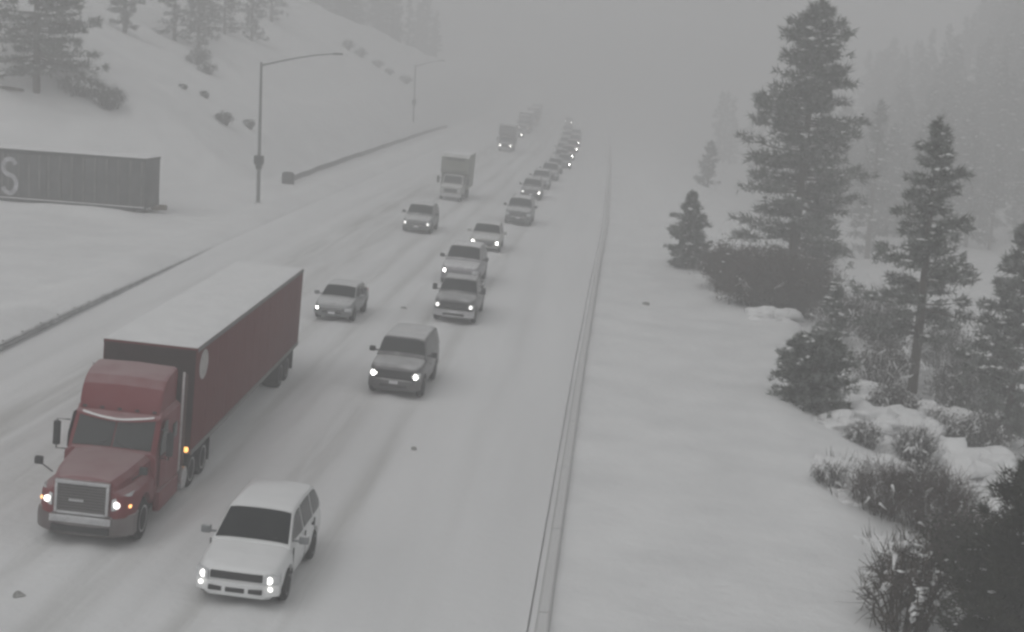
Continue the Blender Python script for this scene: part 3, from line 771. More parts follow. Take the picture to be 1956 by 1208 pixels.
# white sport utility car beside the truck
make_car('white_car', 'white sport utility car beside the red semi truck cab, all lamps lit', (-7.6, 29.75), .0, P_WHITE, 'suv', M_LAMPD, G1,
         L=4.8, W=1.96, H=1.80, hood=1.12, nose=.96, cowl_y=1.20, wt_y=2.02, rt_y=4.25, rb_y=4.68, fog=True, grille_w=.60, grille_h=.17, rails=False, bars=False, plate=False, mirror_m=P_SILV, seams=True)
make_car('boxy_car', 'boxy dark grey sport utility car with bright headlights, snow on its hood', (-7.35, 51.3), -.02, P_DGREY, 'suv', M_LAMP, G1,
         L=5.1, W=2.04, H=2.02, hood=1.28, belt=1.34, nose=1.16, cowl_y=1.40, wt_y=1.85, rt_y=4.8, rb_y=5.05, wr=.40, grille_w=.66, grille_h=.32, lampsz=(.17, .14), bump_m=P_DGREY, bars=False, plate=True, rails=False, wb=3.0)
make_car('silver_car', 'silver sedan alone in the lane behind the red semi trailer', (-12.3, 64.8), -.02, P_SILV, 'sedan', M_LAMP, G1,
         L=4.6, W=1.84, H=1.52, hood=.96, belt=1.0, nose=.80, cowl_y=1.15, wt_y=1.95, rt_y=3.75, rb_y=4.35, wr=.33, wb=2.7, axle=.9, lampmats=(M_LAMP, M_LENS), grille_h=.12, lampsz=(.18, .10))
make_car('pickup_truck', 'black pickup truck with wide mirrors following the boxy dark car', (-6.95, 67.9), .0, P_BLACK, 'pickup', M_LAMPD, G1, 
         L=5.7, W=2.08, H=2.0, hood=1.28, belt=1.32, nose=1.18, cowl_y=1.5, wt_y=2.05, rt_y=3.6, rb_y=3.8, wr=.40, wb=3.6, axle=.98, bed=True, bars=False, grille_w=.68, grille_h=.34, lampsz=(.15, .13), bump_m=M_CHROME)
make_car('snowy_car', 'grey snow-covered utility car close behind the black pickup', (-7.95, 79.8), -.02, P_PLUM, 'suv', M_LAMPD, G1, size=1.08,
         L=4.9, W=2.05, H=2.0, hood=1.2, belt=1.28, nose=1.02, rails=False, grille_m=P_PLUM, lampmats=(M_LAMP, M_LENS))
make_car('pale_car', 'pale beige car with bright round headlights following the snow-covered car', (-7.95, 96.4), .02, P_TAN, 'sedan', M_LAMP, G1, size=1.08,
         L=4.7, W=1.98, H=1.66, hood=1.0, belt=1.06, nose=.84, cowl_y=1.15, wt_y=1.85, rt_y=3.9, rb_y=4.45, wr=.34, wb=2.7, axle=.9, lampsz=(.16, .14))
make_car('slate_car', 'slate grey small utility car in front of the olive box truck', (-13.5, 102.6), -.01, P_SLATE, 'suv', M_LAMPD, G1, size=1.08, L=4.6, W=1.98, H=1.84, wb=2.65, rails=False)
make_boxtruck('box_truck', 'tall olive grey box truck behind the slate utility car', (-14.1, 130.0), .0, P_GREEN, P_TAN, M_LENS, 'trucks on the snowy road')
make_car('tall_car', 'tall dark utility car with a white strip of snow on its hood', (-6.95, 115.6), -.01, P_SLATE, 'suv', M_LENS, G1, size=1.08, L=5.0, W=2.02, H=1.98, hood=1.24, belt=1.28, nose=1.1, wt_y=1.8, rt_y=4.7, rb_y=4.95, wr=.4, wb=3.0, grille_h=.3, grille_w=.68)
make_car('distant_car', 'dark car in the queue just behind the tall dark utility car', (-7.3, 140.8), .0, P_BLACK, 'suv', M_LAMP, G1, size=1.08, lampmats=(M_LAMPD, M_LAMP))
make_car('distant_car', 'dark grey car fading into the snowfall, two cars behind the tall one', (-6.7, 168.5), .0, P_DGREY, 'suv', M_LENS, G1, size=1.08, H=1.85)
make_car('distant_car', 'black car with one bright lamp in the foggy queue', (-5.8, 193.0), .0, P_BLACK, 'suv', M_LAMPX, G1, H=1.9, lampmats=(M_LAMPD, M_LAMPX))
make_car('distant_car', 'silver grey car squeezed between the first two dark cars of the foggy queue', (-7.1, 155), .0, P_SLATE, 'suv', M_LENS, G1, size=1.08, H=1.8)
make_car('distant_car', 'grey car just ahead of the black one-lamp car', (-6.6, 181), .0, P_DGREY, 'suv', M_LENS, G1, H=1.9)
make_car('distant_car', 'dark car at the head of the densest foggy part of the queue', (-6.6, 205), .0, P_BLACK, 'suv', M_LAMPD, G1, H=1.9)
for i, (qx, qy, qp, ql) in enumerate([(-6.0, 214, P_MAROON, M_LAMPX), (-7.1, 224, P_DGREY, M_LENS), (-5.9, 235, P_MAROON, M_LAMPX), (-7.4, 246, P_BLACK, M_LAMPD), (-6.1, 258, P_MAROON, M_LAMPX), (-8.0, 273, P_BLACK, M_LAMPX), (-6.6, 289, P_DGREY, M_LAMPX), (-8.9, 304, P_BLACK, M_LAMPX)]):
    make_car('distant_car', 'car packed nose to tail in the densest foggy part of the queue', (qx, qy), .0, qp, 'suv', ql, 'cars packed in the foggy queue', size=1.06, H=2.0 if qp is P_MAROON else 1.85)
make_boxtruck('box_truck', 'grey box truck with lit headlights ahead of the distant trucks', (-15.6, 218), .0, P_DGREY, P_BLACK, M_LAMP, 'trucks on the snowy road')
make_car('distant_car', 'farthest visible car of the queue, lamps glowing in fog', (-9.0, 320), .01, P_BLACK, 'suv', M_LAMPX, G1)
make_car('distant_car', 'dark car whose two lamps glow beside the last trucks', (-17.0, 268), .01, P_SLATE, 'suv', M_LAMPX, G1)
make_semi('semi_truck', 'dark semi truck fading into fog behind the grey box truck', (-17.3, 290), .02, P_BLACK, P_DGREY, 'trucks on the snowy road', M_LAMPD)
make_semi('semi_truck', 'second dark semi following the first into the fog', (-18.2, 335), .025, P_BLACK, P_DGREY, 'trucks on the snowy road', M_LAMPD)
make_semi('semi_truck', 'last semi of the row, barely visible in the fog', (-19.6, 380), .03, P_BLACK, P_BLACK, 'trucks on the snowy road', M_LAMPD)
make_car('distant_car', 'car beside the last dark semi, only its lamps showing through fog', (-10.5, 372), .02, P_DGREY, 'suv', M_LAMPX, G1)

# ------------------------------------------------------------------ boxcar on the railway bench
def make_boxcar():
    cx1, cy = -31.9, 97.6
    zb_ = 1.55
    t = thing('railway_boxcar', 'dark corrugated railway boxcar with a white letter, half sunk in snow', 'train car', (cx1, cy, zb_), (0, .012, -.03))
    Lb = 15.6; Hb = 3.75
    m = MB(); m.box(-Lb, 0, 0, 2.9, .25, Hb - .18, .03); b = m.build('side_wall', M_BOX, t, 30)
    m = MB(); m.box(-Lb - .04, .04, -.06, 2.96, Hb - .19, Hb - .02, .02); m.build('roof_rim', M_BOXD, t)
    m = MB(); m.box(-Lb - .05, .05, -.24, -.01, .10, .30, .01); sl = m.build('side_sill', M_BOXD, t)
    m = MB(); m.box(-Lb, -.02, -.235, -.10, .302, .36, .02); m.build('sill_snow', M_SNOWP, sl)
    rib = None; n = 19
    for i in range(n):
        xx = -.25 - i * (Lb - .5) / (n - 1)
        if 7.0 < -xx < 10.2: continue
        if rib is None:
            m = MB(); m.prism([(-.07, .35), (-.09, .4), (-.09, Hb - .3), (-.07, Hb - .22), (.0, Hb - .22), (.0, .35)], -.07, .07); o = m.build('rib', M_BOX2, t, 30); rib = o.data
        else:
            o = bpy.data.objects.new('rib', rib); COL.objects.link(o); o.parent = t
        o.location = (xx, 0, 0)
    m = MB(); m.box(-10.1, -7.1, -.13, -.03, .38, Hb - .26, .02); d = m.build('sliding_door', M_BOX, t, 30)
    for q in range(4):
        m = MB(); m.box(-9.9 + q * .75, -9.78 + q * .75, -.165, -.125, .45, Hb - .33); m.build('door_stiffener', M_BOX2, d)
    m = MB(); m.box(-10.5, -6.7, -.16, -.10, .26, .36); m.box(-10.5, -6.7, -.16, -.10, Hb - .30, Hb - .22); m.build('door_rail', M_BOXD, t)
    # the white letter, a stroked S
    path = []
    for a in np.linspace(20, 180 + 70, 14): path.append((math.cos(math.radians(a)) * .46, .66 + math.sin(math.radians(a)) * .52))
    for a in np.linspace(70, -180 + 20, 14): path.append((math.cos(math.radians(a)) * .50, -.50 + math.sin(math.radians(a)) * .60))
    vs = []; w = .16
    for i, p in enumerate(path):
        a = Vector(path[min(i + 1, len(path) - 1)]) - Vector(path[max(i - 1, 0)]); a.normalize(); nn = Vector((-a.y, a.x)) * w
        for s in (1, -1):
            vs.append((-9.75 + p[0] + nn.x * s, -.172, 1.80 + p[1] * 1.05 + nn.y * s))
    fs = [(2 * i, 2 * i + 1, 2 * i + 3, 2 * i + 2) for i in range(len(path) - 1)]
    m = MB(); m.add(vs, fs); m.build('painted_letter', M_LETTER, t)
    # end ladder and coupler
    m = MB()
    for q in range(5): m.box(-.02, .10, .1, .55, .45 + q * .35, .49 + q * .35)
    m.build('ladder', M_BOXD, t)
    m = MB(); m.box(.02, .55, 1.1, 1.8, .05, .30, .03); m.box(.5, 1.05, 1.25, 1.65, .10, .45, .05); m.build('coupler', M_RUST, t)
    m = MB(); m.tube([(.03, .25, .62), (.75, .25, .62)], .03, 5); m.tube([(.75, .25, .62), (.75, .25, .1)], .03, 5); m.build('hand_brake', M_RUST, t)
    for bx in (-1.9, -Lb + 1.9):
        m = MB(); m.box(bx - 1.2, bx + 1.2, .05, .35, -.45, .08, .04); bo = m.build('bogie', M_BOXD, t)
        for wx in (-.85, .85):
            m = MB(); m.lathe_x([(-.07, .1), (-.07, .44), (.07, .44), (.07, .1)], 0, 0, 0, 18); m.v = [(bx + wx + b_, .2 + a_, -.35 + c_) for a_, b_, c_ in m.v]; m.build('wheel', M_BOXD, bo)
    gx, gyv = np.meshgrid(np.linspace(-Lb, 0, 40), np.linspace(-.04, 2.94, 8))
    h = Hb + .12 + .10 * N1(gx * .5, gyv) ; ed = (gyv < 0) | (gyv > 2.9) | (gx > -.01) | (gx < -Lb + .01)
    h = np.where(ed, Hb - .015, h)
    idx = np.arange(gx.size).reshape(gx.shape)
    F = np.stack([idx[:-1, :-1], idx[:-1, 1:], idx[1:, 1:], idx[1:, :-1]], -1).reshape(-1, 4)
    big_mesh('roof_snow', np.stack([gx, gyv, h], -1).reshape(-1, 3), F, M_SNOWP, t, True)
M_BOX = mat_plain('boxcar_paint', (.070, .073, .074), .7, .1, .3, .45, .9)
M_BOX2 = mat_plain('boxcar_rib', (.12, .122, .117), .7, .1, .3, .6, .7)  # rib relief put into the colour: lighter than the walls in flat light
M_BOXD = mat_plain('boxcar_frame', (.045, .046, .048), .8, .1, .3, .3, 2)
M_RUST = mat_plain('rusty_iron', (.11, .085, .06), .9, .1, .3, .4, 3)
M_LETTER = mat_plain('letter_paint', (.40, .40, .42), .7, 0, .3, .4, 2.5)
make_boxcar()

# ------------------------------------------------------------------ lamp posts
def lamp_post(label, x, y, h, arm):
    z = tz(x, y)
    t = thing('street_lamp', label, 'street lamp', (x, y, z), (0, 0, 0), 'tall street lamps along the hillside')
    m = MB(); m.tube([(0, 0, -.6), (0, 0, h * .5), (0, 0, h)], [.16, .125, .09], 10); m.build('pole', M_DSTEEL, t, 60)
    m = MB(); pts = [(0, 0, h - .25)] + [(arm * q, -.35 * q, h - .25 + 1.25 * math.sin(q * 1.25)) for q in (.15, .3, .5, .75, 1.0)]
    m.tube(pts, [.07, .065, .06, .05, .045, .04], 8); m.build('arm', M_DSTEEL, t, 60)
    e = pts[-1]; m = MB(); m.box(e[0] - .1, e[0] + .65, e[1] - .16, e[1] + .16, e[2] - .08, e[2] + .08, .05); m.build('lamp_head', M_DSTEEL, t)
    m = MB(); m.box(-.36, .36, -.22, .14, 3.05, 3.75, .05); m.box(-.22, .22, -.2, .12, 2.7, 3.05, .03); m.build('control_box', M_PLAST, t)
    m = MB(); m.box(-.25, .25, -.25, .25, -.4, .12, .03); m.build('footing', M_CONC, t)
    return t
lamp_post('tall steel street lamp with curved arm standing behind the red trailer by the guardrail end', -26.95, 110, 10.9, 5.7)
lamp_post('distant street lamp half lost in fog beside the hillside guardrail', -32.5, 238, 9.4, 4.2)

# ------------------------------------------------------------------ trees
def quads_from(P, D, S):
    """thin leaf triangles: base point P, tip vector D, half-width vector S"""
    n = len(P)
    V = np.stack([P - S, P + S, P + D], 1).reshape(-1, 3)
    F = np.arange(3 * n).reshape(-1, 3)
    return V, F
def unit(v): return v / np.maximum(np.linalg.norm(v, axis=-1, keepdims=True), 1e-6)
def lumps(C, R, r, flat=.45):
    """little faceted snow pads: squashed octahedra"""
    base = np.array([(1, 0, 0), (0, 1, 0), (-1, 0, 0), (0, -1, 0), (0, 0, 1), (0, 0, -1), (.7, .7, .25), (-.7, .7, .2), (-.7, -.7, .25), (.7, -.7, .2)])
    f = np.array([(0, 6, 4), (6, 1, 4), (1, 7, 4), (7, 2, 4), (2, 8, 4), (8, 3, 4), (3, 9, 4), (9, 0, 4), (6, 0, 5), (1, 6, 5), (7, 1, 5), (2, 7, 5), (8, 2, 5), (3, 8, 5), (9, 3, 5), (0, 9, 5)])
    n = len(C)
    sc = R[:, None, None] * (1 + .35 * (r.random((n, 10, 3)) - .5)) * np.array([1, 1, flat])
    L_ = base[None] * sc * np.array([1.5, .75, 1.0])
    az = r.random(n) * 6.283; ca, sa = np.cos(az)[:, None], np.sin(az)[:, None]
    V = C[:, None, :] + np.stack([L_[..., 0] * ca - L_[..., 1] * sa, L_[..., 0] * sa + L_[..., 1] * ca, L_[..., 2]], -1)
    F = f[None] + (np.arange(n) * 10)[:, None, None]
    return V.reshape(-1, 3), F.reshape(-1, 3)
def limbs_mesh(segs, n=5):
    """segs: list of (points, radii)"""
    m = MB()
    for p, r in segs: m.tube(p, r, n)
    return m
def make_pine(name, label, x, y, h, rad, seed, cat='tree', group=None, base=.12, nb=80, tufts=13, per=14, need=M_NEED, tl=.34, tw=.035, snow=.25, shape='pine', lean=(0, 0), dens_gap=.25, z=None, sink=.0, snow_r=.16):
    r = np.random.default_rng(seed)
    t = thing(name, label, cat, (x, y, (tz(x, y) if z is None else z) - sink), (lean[0], lean[1], 0), group)
    segs = [([(0, 0, -.8), (.03 * h * .1, 0, h * .3), (0, .02 * h * .1, h * .65), (0, 0, h * .97)], [h * .017 + .05, h * .0135 + .04, h * .008 + .02, .012])]
    Ps, Ds, Ss, Sn = [], [], [], []
    for i in range(nb):
        q = (i + r.random()) / nb
        tt = base + (1 - base) * q ** .92
        if shape == 'pine': pr = (1 - ((tt - base) / (1 - base)) ** 1.35) * .92 + .10
        elif shape == 'egg':
            e = (tt - base) / (1 - base); pr = float(np.interp(e, [0, .2, .45, .7, .88, 1], [.75, 1.0, .92, .60, .26, .04]))
        elif shape == 'ball':
            e = (tt - base) / (1 - base); pr = math.sqrt(max(.04, 1 - ((e - .38) / .66) ** 2))
        elif shape == 'column':
            e = (tt - base) / (1 - base); pr = float(np.interp(e, [0, .12, .3, .48, .60, .70, .84, .93, 1], [.70, .95, 1.0, .96, .84, .58, .56, .40, .06]))
        else: pr = float(np.interp((tt - base) / (1 - base), [0, .12, .35, .6, .85, 1], [.70, 1, .80, .52, .30, .06]))
        ln = rad * pr * (.62 + .5 * r.random())
        if r.random() < dens_gap * .45: ln *= .5
        az = r.random() * 2 * math.pi
        rise = .38 * tt - .14 + .25 * (r.random() - .5)
        d0 = np.array([math.cos(az), math.sin(az), rise])
        p0 = np.array([0, 0, tt * h * .97])
        k = max(3, int(tufts * (.45 + .55 * pr)))
        s = .25 + .78 * np.sort(r.random(k))
        pts = p0 + d0 * (s * ln)[:, None] + np.stack([np.zeros(k), np.zeros(k), .10 * ln * s ** 2 - .05 * ln * s], -1)
        side = np.array([-math.sin(az), math.cos(az), 0])
        pts = pts + side * ((r.random(k) - .5) * ln * .55 * s)[:, None] + (r.random((k, 3)) - .5) * np.array([.25, .25, .22]) * min(1.0, ln * .5)
        end = p0 + d0 * ln + np.array([0, 0, .05 * ln])
        segs.append(([tuple(p0), tuple(p0 + d0 * ln * .5 - np.array([0, 0, .03 * ln])), tuple(end)], [.012 + .018 * ln, .010 + .009 * ln, .005]))
        pp = np.repeat(pts, per, 0) + (r.random((k * per, 3)) - .5) * tl * .8
        dirs = unit(r.normal(size=(k * per, 3)) * .75 + d0 * .7 + np.array([0, 0, .35])) * (tl * (.6 + .7 * r.random((k * per, 1))))
        sid = unit(np.cross(dirs, r.normal(size=(k * per, 3)))) * tw
        Ps.append(pp); Ds.append(dirs); Ss.append(sid)
        m = r.random(k) < snow
        if m.any(): Sn.append(pts[m] + np.array([0, 0, tl * .25]))
    # leader
    k = per * 4
    pp = np.zeros((k, 3)); pp[:, 2] = h * (.93 + .07 * r.random(k)); dirs = unit(r.normal(size=(k, 3)) * .6 + np.array([0, 0, 1.0])) * tl; sid = unit(np.cross(dirs, r.normal(size=(k, 3)))) * tw
    Ps.append(pp); Ds.append(dirs); Ss.append(sid)
    limbs_mesh(segs, 5).build('trunk', M_BARK, t, 60)
    V, F = quads_from(np.concatenate(Ps), np.concatenate(Ds), np.concatenate(Ss))
    big_mesh('crown', V, F, need, t)['kind'] = 'stuff'
    if Sn:
        C = np.concatenate(Sn); V, F = lumps(C, snow_r * (.5 + r.random(len(C))), r); big_mesh('snow_load', V, F, M_SNOWP, t, True)['kind'] = 'stuff'
    return t
def make_bush(name, label, x, y, h, w, seed, mat=M_TWIG, n=60, snow=.3, cat='bush', group=None, tw=.016, sub=5, lev=1.0, base_r=.3, snow_r=.12, leaf=0, leafm=None):
    r = np.random.default_rng(seed)
    t = thing(name, label, cat, (x, y, tz(x, y) - .05), (0, 0, r.random() * 6), group)
    Vs, Fs, Sn, cnt = [], [], [], 0
    LP = []; SM = MB()
    def strip(pts, rad):
        nonlocal cnt
        pts = np.asarray(pts); m = len(pts)
        a = unit(r.normal(size=3)); b = np.array([-a[1], a[0], a[2] * .3]); c = -(a + b)
        ring = np.stack([a, b, c])
        rr = np.linspace(rad, rad * .35, m)
        V = pts[:, None, :] + ring[None] * rr[:, None, None]
        F = []
        for i in range(m - 1):
            for j in range(3):
                k = (j + 1) % 3; F.append((cnt + i * 3 + j, cnt + i * 3 + k, cnt + (i + 1) * 3 + k, cnt + (i + 1) * 3 + j))
        Vs.append(V.reshape(-1, 3)); Fs.append(np.array(F)); cnt += m * 3
    for i in range(n):
        az = r.random() * 2 * math.pi; out = math.sqrt(r.random()) * w / 2
        hh = h * (.55 + .45 * r.random()) * (1 - .45 * (out / (w / 2)) ** 2)
        p0 = np.array([math.cos(az) * base_r * r.random(), math.sin(az) * base_r * r.random(), -.15]); e = np.array([math.cos(az) * out, math.sin(az) * out, hh])
        s = np.linspace(0, 1, 5)[:, None]
        bendv = np.array([math.cos(az), math.sin(az), 0]) * .12 * w
        pts = p0 + (e - p0) * s + bendv * (s * (1 - s)) + (r.random((5, 3)) - .5) * .22 * h * s
        ar_ = .35 + .5 * r.random(); pts[:, 2] = p0[2] + (hh - p0[2]) * (np.sin(s[:, 0] * math.pi * (.5 + .28 * ar_))) + (r.random(5) - .5) * .06 * h
        strip(pts, tw)
        for q in range(sub):
            u = .3 + .65 * r.random(); j = int(u * 4); b0 = pts[j] + (pts[j + 1] - pts[j]) * (u * 4 - j)
            dv = unit(unit(e - p0) * .4 + r.normal(size=3) * .8 + np.array([0, 0, .2])) * h * (.16 + .26 * r.random())
            strip(np.stack([b0, b0 + dv * .5 + r.normal(size=3) * .02, b0 + dv]), tw * .6)
            if leaf: LP.append(b0 + dv * r.random())
            if r.random() < snow * .25: Sn.append(b0 + dv * .6 + np.array([0, 0, .03]))
        if r.random() < snow * 1.2:
            k0 = 2 if r.random() < .5 else 1
            q_ = pts[k0:] + np.array([0, 0, snow_r * .28])
            q_ = q_ + (r.random(q_.shape) - .5) * snow_r * .3
            rad_ = [snow_r * .12] + [snow_r * (.38 + .3 * r.random()) for _ in range(len(q_) - 2)] + [snow_r * .15]
            SM.tube([tuple(v) for v in q_], rad_, 7)
        if leaf: LP += [pts[2], pts[3], pts[4]]
    big_mesh('stems', np.concatenate(Vs), np.concatenate(Fs), mat, t)['kind'] = 'stuff'
    if leaf:
        P = np.repeat(np.array(LP), leaf, 0); P = P + r.normal(size=P.shape) * .09 * h ** .5
        D = unit(r.normal(size=P.shape) + np.array([0, 0, .4])) * .16; S = unit(np.cross(D, r.normal(size=P.shape))) * .035
        V, F = quads_from(P, D, S); big_mesh('foliage', V, F, leafm or M_NEED, t)['kind'] = 'stuff'
    if SM.v: SM.build('branch_snow', M_SNOWP, t, 180)['kind'] = 'stuff'
    if Sn:
        C = np.array(Sn); V, F = lumps(C, .55 * snow_r * (.5 + r.random(len(C))), r, .4); big_mesh('snow_load', V, F, M_SNOWP, t, True)['kind'] = 'stuff'
    return t
def make_mound(x, y, w, h, seed, label, group='snow-buried shrubs on the bank', twigs=14):
    """a low shrub pressed flat under a cap of snow"""
    r = np.random.default_rng(seed)
    t = thing('snow_buried_shrub', label, 'shrub', (x, y, tz(x, y) - .1), (0, 0, 0), group)
    bm = bmesh.new(); bmesh.ops.create_icosphere(bm, subdivisions=4, radius=1)
    ox, oy = r.random() * 40, r.random() * 40
    for v in bm.verts:
        c = v.co.copy()
        f = 1 + .7 * float(N1(c.x * 1.8 + ox, c.y * 1.8 + oy + c.z)) + .6 * float(N3(c.x * 4.5 + oy, c.y * 4.5 + ox + c.z * 3))
        v.co = Vector((c.x * w * .58 * f, c.y * w * .58 * f, max(c.z, -.25) * h * .55 * f))
    me = bpy.data.meshes.new('snow_cap'); bm.to_mesh(me); bm.free()
    me.polygons.foreach_set('use_smooth', [True] * len(me.polygons)); me.materials.append(M_SNOWP)
    o = bpy.data.objects.new('snow_cap', me); COL.objects.link(o); o.parent = t
    m = MB()
    for i in range(twigs):
        az = r.random() * 6.28; q = .35 + .5 * r.random()
        p = Vector((math.cos(az) * w * .5 * q, math.sin(az) * w * .5 * q, h * .30 * (1 - q * q)))
        d = Vector((math.cos(az) * .6, math.sin(az) * .6, .5 + r.random())) * (.14 + .26 * r.random())
        m.tube([tuple(p - d * .5), tuple(p + d * .5), tuple(p + d + Vector((0, 0, .05)))], [.012, .009, .004], 3)
    m.build('stems', M_TWIGG, t)['kind'] = 'stuff'
    return t

# right bank: the individual trees and bushes
make_pine('pine_tree', 'tallest pine with a broad ragged crown on the river bank', 12.2, 92.5, 19.1, 4.1, 11, base=.07, nb=170, tufts=15, per=16, shape='column', tl=.50, tw=.045, snow=.14, need=M_NEED, snow_r=.2, lean=(0, .03))
make_pine('pine_tree', 'slim open pine with a bare lower trunk beside the bank bushes', 15.3, 68.2, 13.1, 3.2, 12, base=.20, nb=115, tufts=14, per=14, shape='open', tl=.36, tw=.038, snow=.16, dens_gap=.6)
make_pine('pine_tree', 'dense dark young pine right of the slim open pine', 19.3, 66, 10.2, 3.1, 13, base=.02, nb=130, tufts=15, per=15, shape='pine', tl=.34, tw=.038, snow=.08)
make_pine('pine_tree', 'nearly black pine top rising beside the snow-laden brush', 9.95, 30.8, 5.2, 1.7, 14, base=.03, nb=130, tufts=15, per=15, shape='ball', tl=.26, tw=.018, snow=.03, need=M_NEEDD, snow_r=.06)
make_pine('pine_tree', 'low dark pine spreading beneath the nearly black one', 9.9, 33.6, 2.6, 1.4, 16, base=.02, nb=60, tufts=10, per=14, shape='ball', tl=.24, tw=.016, snow=.16, need=M_NEEDD, snow_r=.07)
make_pine('young_conifer', 'small pointed conifer at the edge of the snowy shoulder', 5.75, 94.6, 5.1, 1.55, 15, base=.02, nb=110, tufts=12, per=16, shape='egg', tl=.26, tw=.038, snow=.04)
make_bush('bush', 'large brownish grey thicket under the tallest pine', 9.6, 80.5, 3.3, 5.4, 21, M_TWIGG, 260, .05, tw=.024, sub=10, base_r=1.7, snow_r=.16, leaf=5, leafm=M_TWIG)
make_bush('bush', 'brownish grey bush between the pointed conifer and the thicket', 7.9, 86.0, 2.9, 3.6, 22, M_TWIGG, 160, .06, tw=.024, sub=9, base_r=1.0, snow_r=.16, leaf=5, leafm=M_TWIG)
make_bush('bush', 'tall grey brush hiding the foot of the tallest pine', 11.8, 84.5, 3.6, 4.0, 30, M_TWIGG, 180, .06, tw=.024, sub=9, base_r=1.0, snow_r=.16, leaf=5, leafm=M_TWIG)
make_pine('round_pine', 'round dark green pine bush on the lip of the bank', 8.8, 56.2, 2.9, 1.7, 23, cat='bush', base=.02, nb=130, tufts=13, per=17, shape='ball', tl=.22, tw=.026, snow=.04, snow_r=.11)
make_pine('pine_sapling', 'thin green sapling rising above the round pine bush', 11.6, 70.5, 3.6, 1.1, 24, cat='tree', base=.05, nb=54, tufts=9, per=14, shape='open', tl=.24, tw=.03, snow=.15)
make_bush('bush', 'bare reddish brown brush beside the nearly black pine', 8.9, 42.4, 1.7, 2.2, 25, M_TWIG, 170, .03, tw=.010, sub=8, base_r=.7, snow_r=.08)
make_bush('bush', 'bare brown brush above the snow-laden branches', 10.4, 41.6, 2.1, 3.0, 26, M_TWIG, 240, .03, tw=.011, sub=9, base_r=.9, snow_r=.08)
make_bush('bush', 'dense dark brush touching the nearly black pine', 10.7, 37.8, 2.1, 2.8, 17, M_TWIG, 260, .03, tw=.012, sub=9, base_r=.9, snow_r=.08, leaf=2, leafm=M_NEEDD)
make_bush('bush', 'small dark twiggy bush at the snow edge below the round pine', 7.6, 43.9, .8, 1.5, 27, M_TWIGG, 80, .15, tw=.010, sub=7, base_r=.4, snow_r=.07)
make_bush('bush', 'dark branches bent under thick lumps of snow', 7.6, 32.4, 1.9, 2.3, 28, M_BARK, 60, .26, tw=.030, sub=7, base_r=.6, snow_r=.15)
make_bush('bush', 'snow-caked dark brush in front of the nearly black pine', 8.2, 34.6, 1.8, 2.2, 29, M_BARK, 60, .22, tw=.030, sub=7, base_r=.6, snow_r=.14)
mounds = [(9.3, 54.5, 2.2, .9), (10.6, 56.8, 2.6, 1.1), (12.2, 58.5, 2.8, 1.2), (11.8, 53.5, 2.4, 1.0), (13.6, 55.5, 2.8, 1.3), (10.6, 49.0, 2.0, .7), (12.6, 49.5, 2.6, 1.2), (14.6, 51.5, 2.6, 1.2), (15.6, 57.0, 3.0, 1.5),
          (8.3, 46.8, 1.5, .6), (9.6, 77.0, 2.6, 1.0), (8.2, 83.5, 1.8, .7), (14.0, 63.0, 2.8, 1.3), (16.4, 63.5, 3.0, 1.5), (12.4, 63.5, 2.4, 1.0), (13.4, 46.0, 2.4, 1.2), (8.2, 38.8, 1.4, .6), (17.2, 52.5, 2.6, 1.5), (13.2, 72.0, 3.2, 1.5), (16.5, 71.0, 3.2, 1.6), (7.9, 43.2, 1.2, .5)]
LAND = [('the round dark green pine bush', 8.8, 56.2), ('the slim open pine', 15.3, 68.2), ('the dense dark young pine', 19.3, 66), ('the bare reddish brown brush', 8.9, 42.4), ('the brown brush', 10.4, 41.6), ('the tallest pine', 12.2, 92.5), ('the large brownish grey thicket', 9.6, 80.5), ('the thin green sapling', 11.6, 70.5), ('the nearly black pine', 9.75, 30.6)]
def where(x, y):
    n, lx, ly = min(LAND, key=lambda q: math.hypot(q[1] - x, q[2] - y))
    dx, dy = lx - x, ly - y
    return ('in front of ' if dy > abs(dx) else 'behind ' if -dy > abs(dx) else 'on the road side of ' if dx > 0 else 'on the valley side of ') + n
for i, (mx, my, mw, mh) in enumerate(mounds):
    sz = 'small' if mw < 1.9 else 'broad' if mw > 2.7 else 'low'
    make_mound(mx, my, mw, mh, 100 + i, '%s snow-capped shrub %s' % (sz, where(mx, my)), twigs=26)
for i, (bx, by, bh, bw) in enumerate([(12.0, 52.0, 1.5, 1.8), (14.4, 58.6, 1.7, 2.2), (13.3, 66.0, 2.2, 3.0), (17.0, 66.5, 2.6, 3.2), (15.2, 48.5, 1.6, 2.0), (12.6, 74.5, 2.8, 3.4), (18.0, 74.0, 3.4, 3.8), (15.0, 76.0, 3.4, 3.8), (14.2, 72.0, 2.4, 3.2), (10.2, 52.5, 1.0, 1.5), (12.9, 61.0, 1.5, 2.2), (16.6, 60.5, 1.9, 2.6), (11.2, 46.8, 1.3, 1.9)]):
    make_bush('bush', '%s grey twiggy bush %s' % ('tall' if bh > 2.3 else 'frosted', where(bx, by)), bx, by, bh, bw, 140 + i, M_TWIGG, 110, .30, group='frosted bushes on the river bank', tw=.013, sub=8, base_r=.5, snow_r=.09, leaf=1 if by > 60 else 0, leafm=M_TWIGG)
make_pine('pine_tree', 'faint conifer just behind the tallest pine', 14.5, 205, 6.6, 2.2, 31, base=.03, nb=60, tufts=9, per=11, tl=.4, tw=.05, snow=.1)

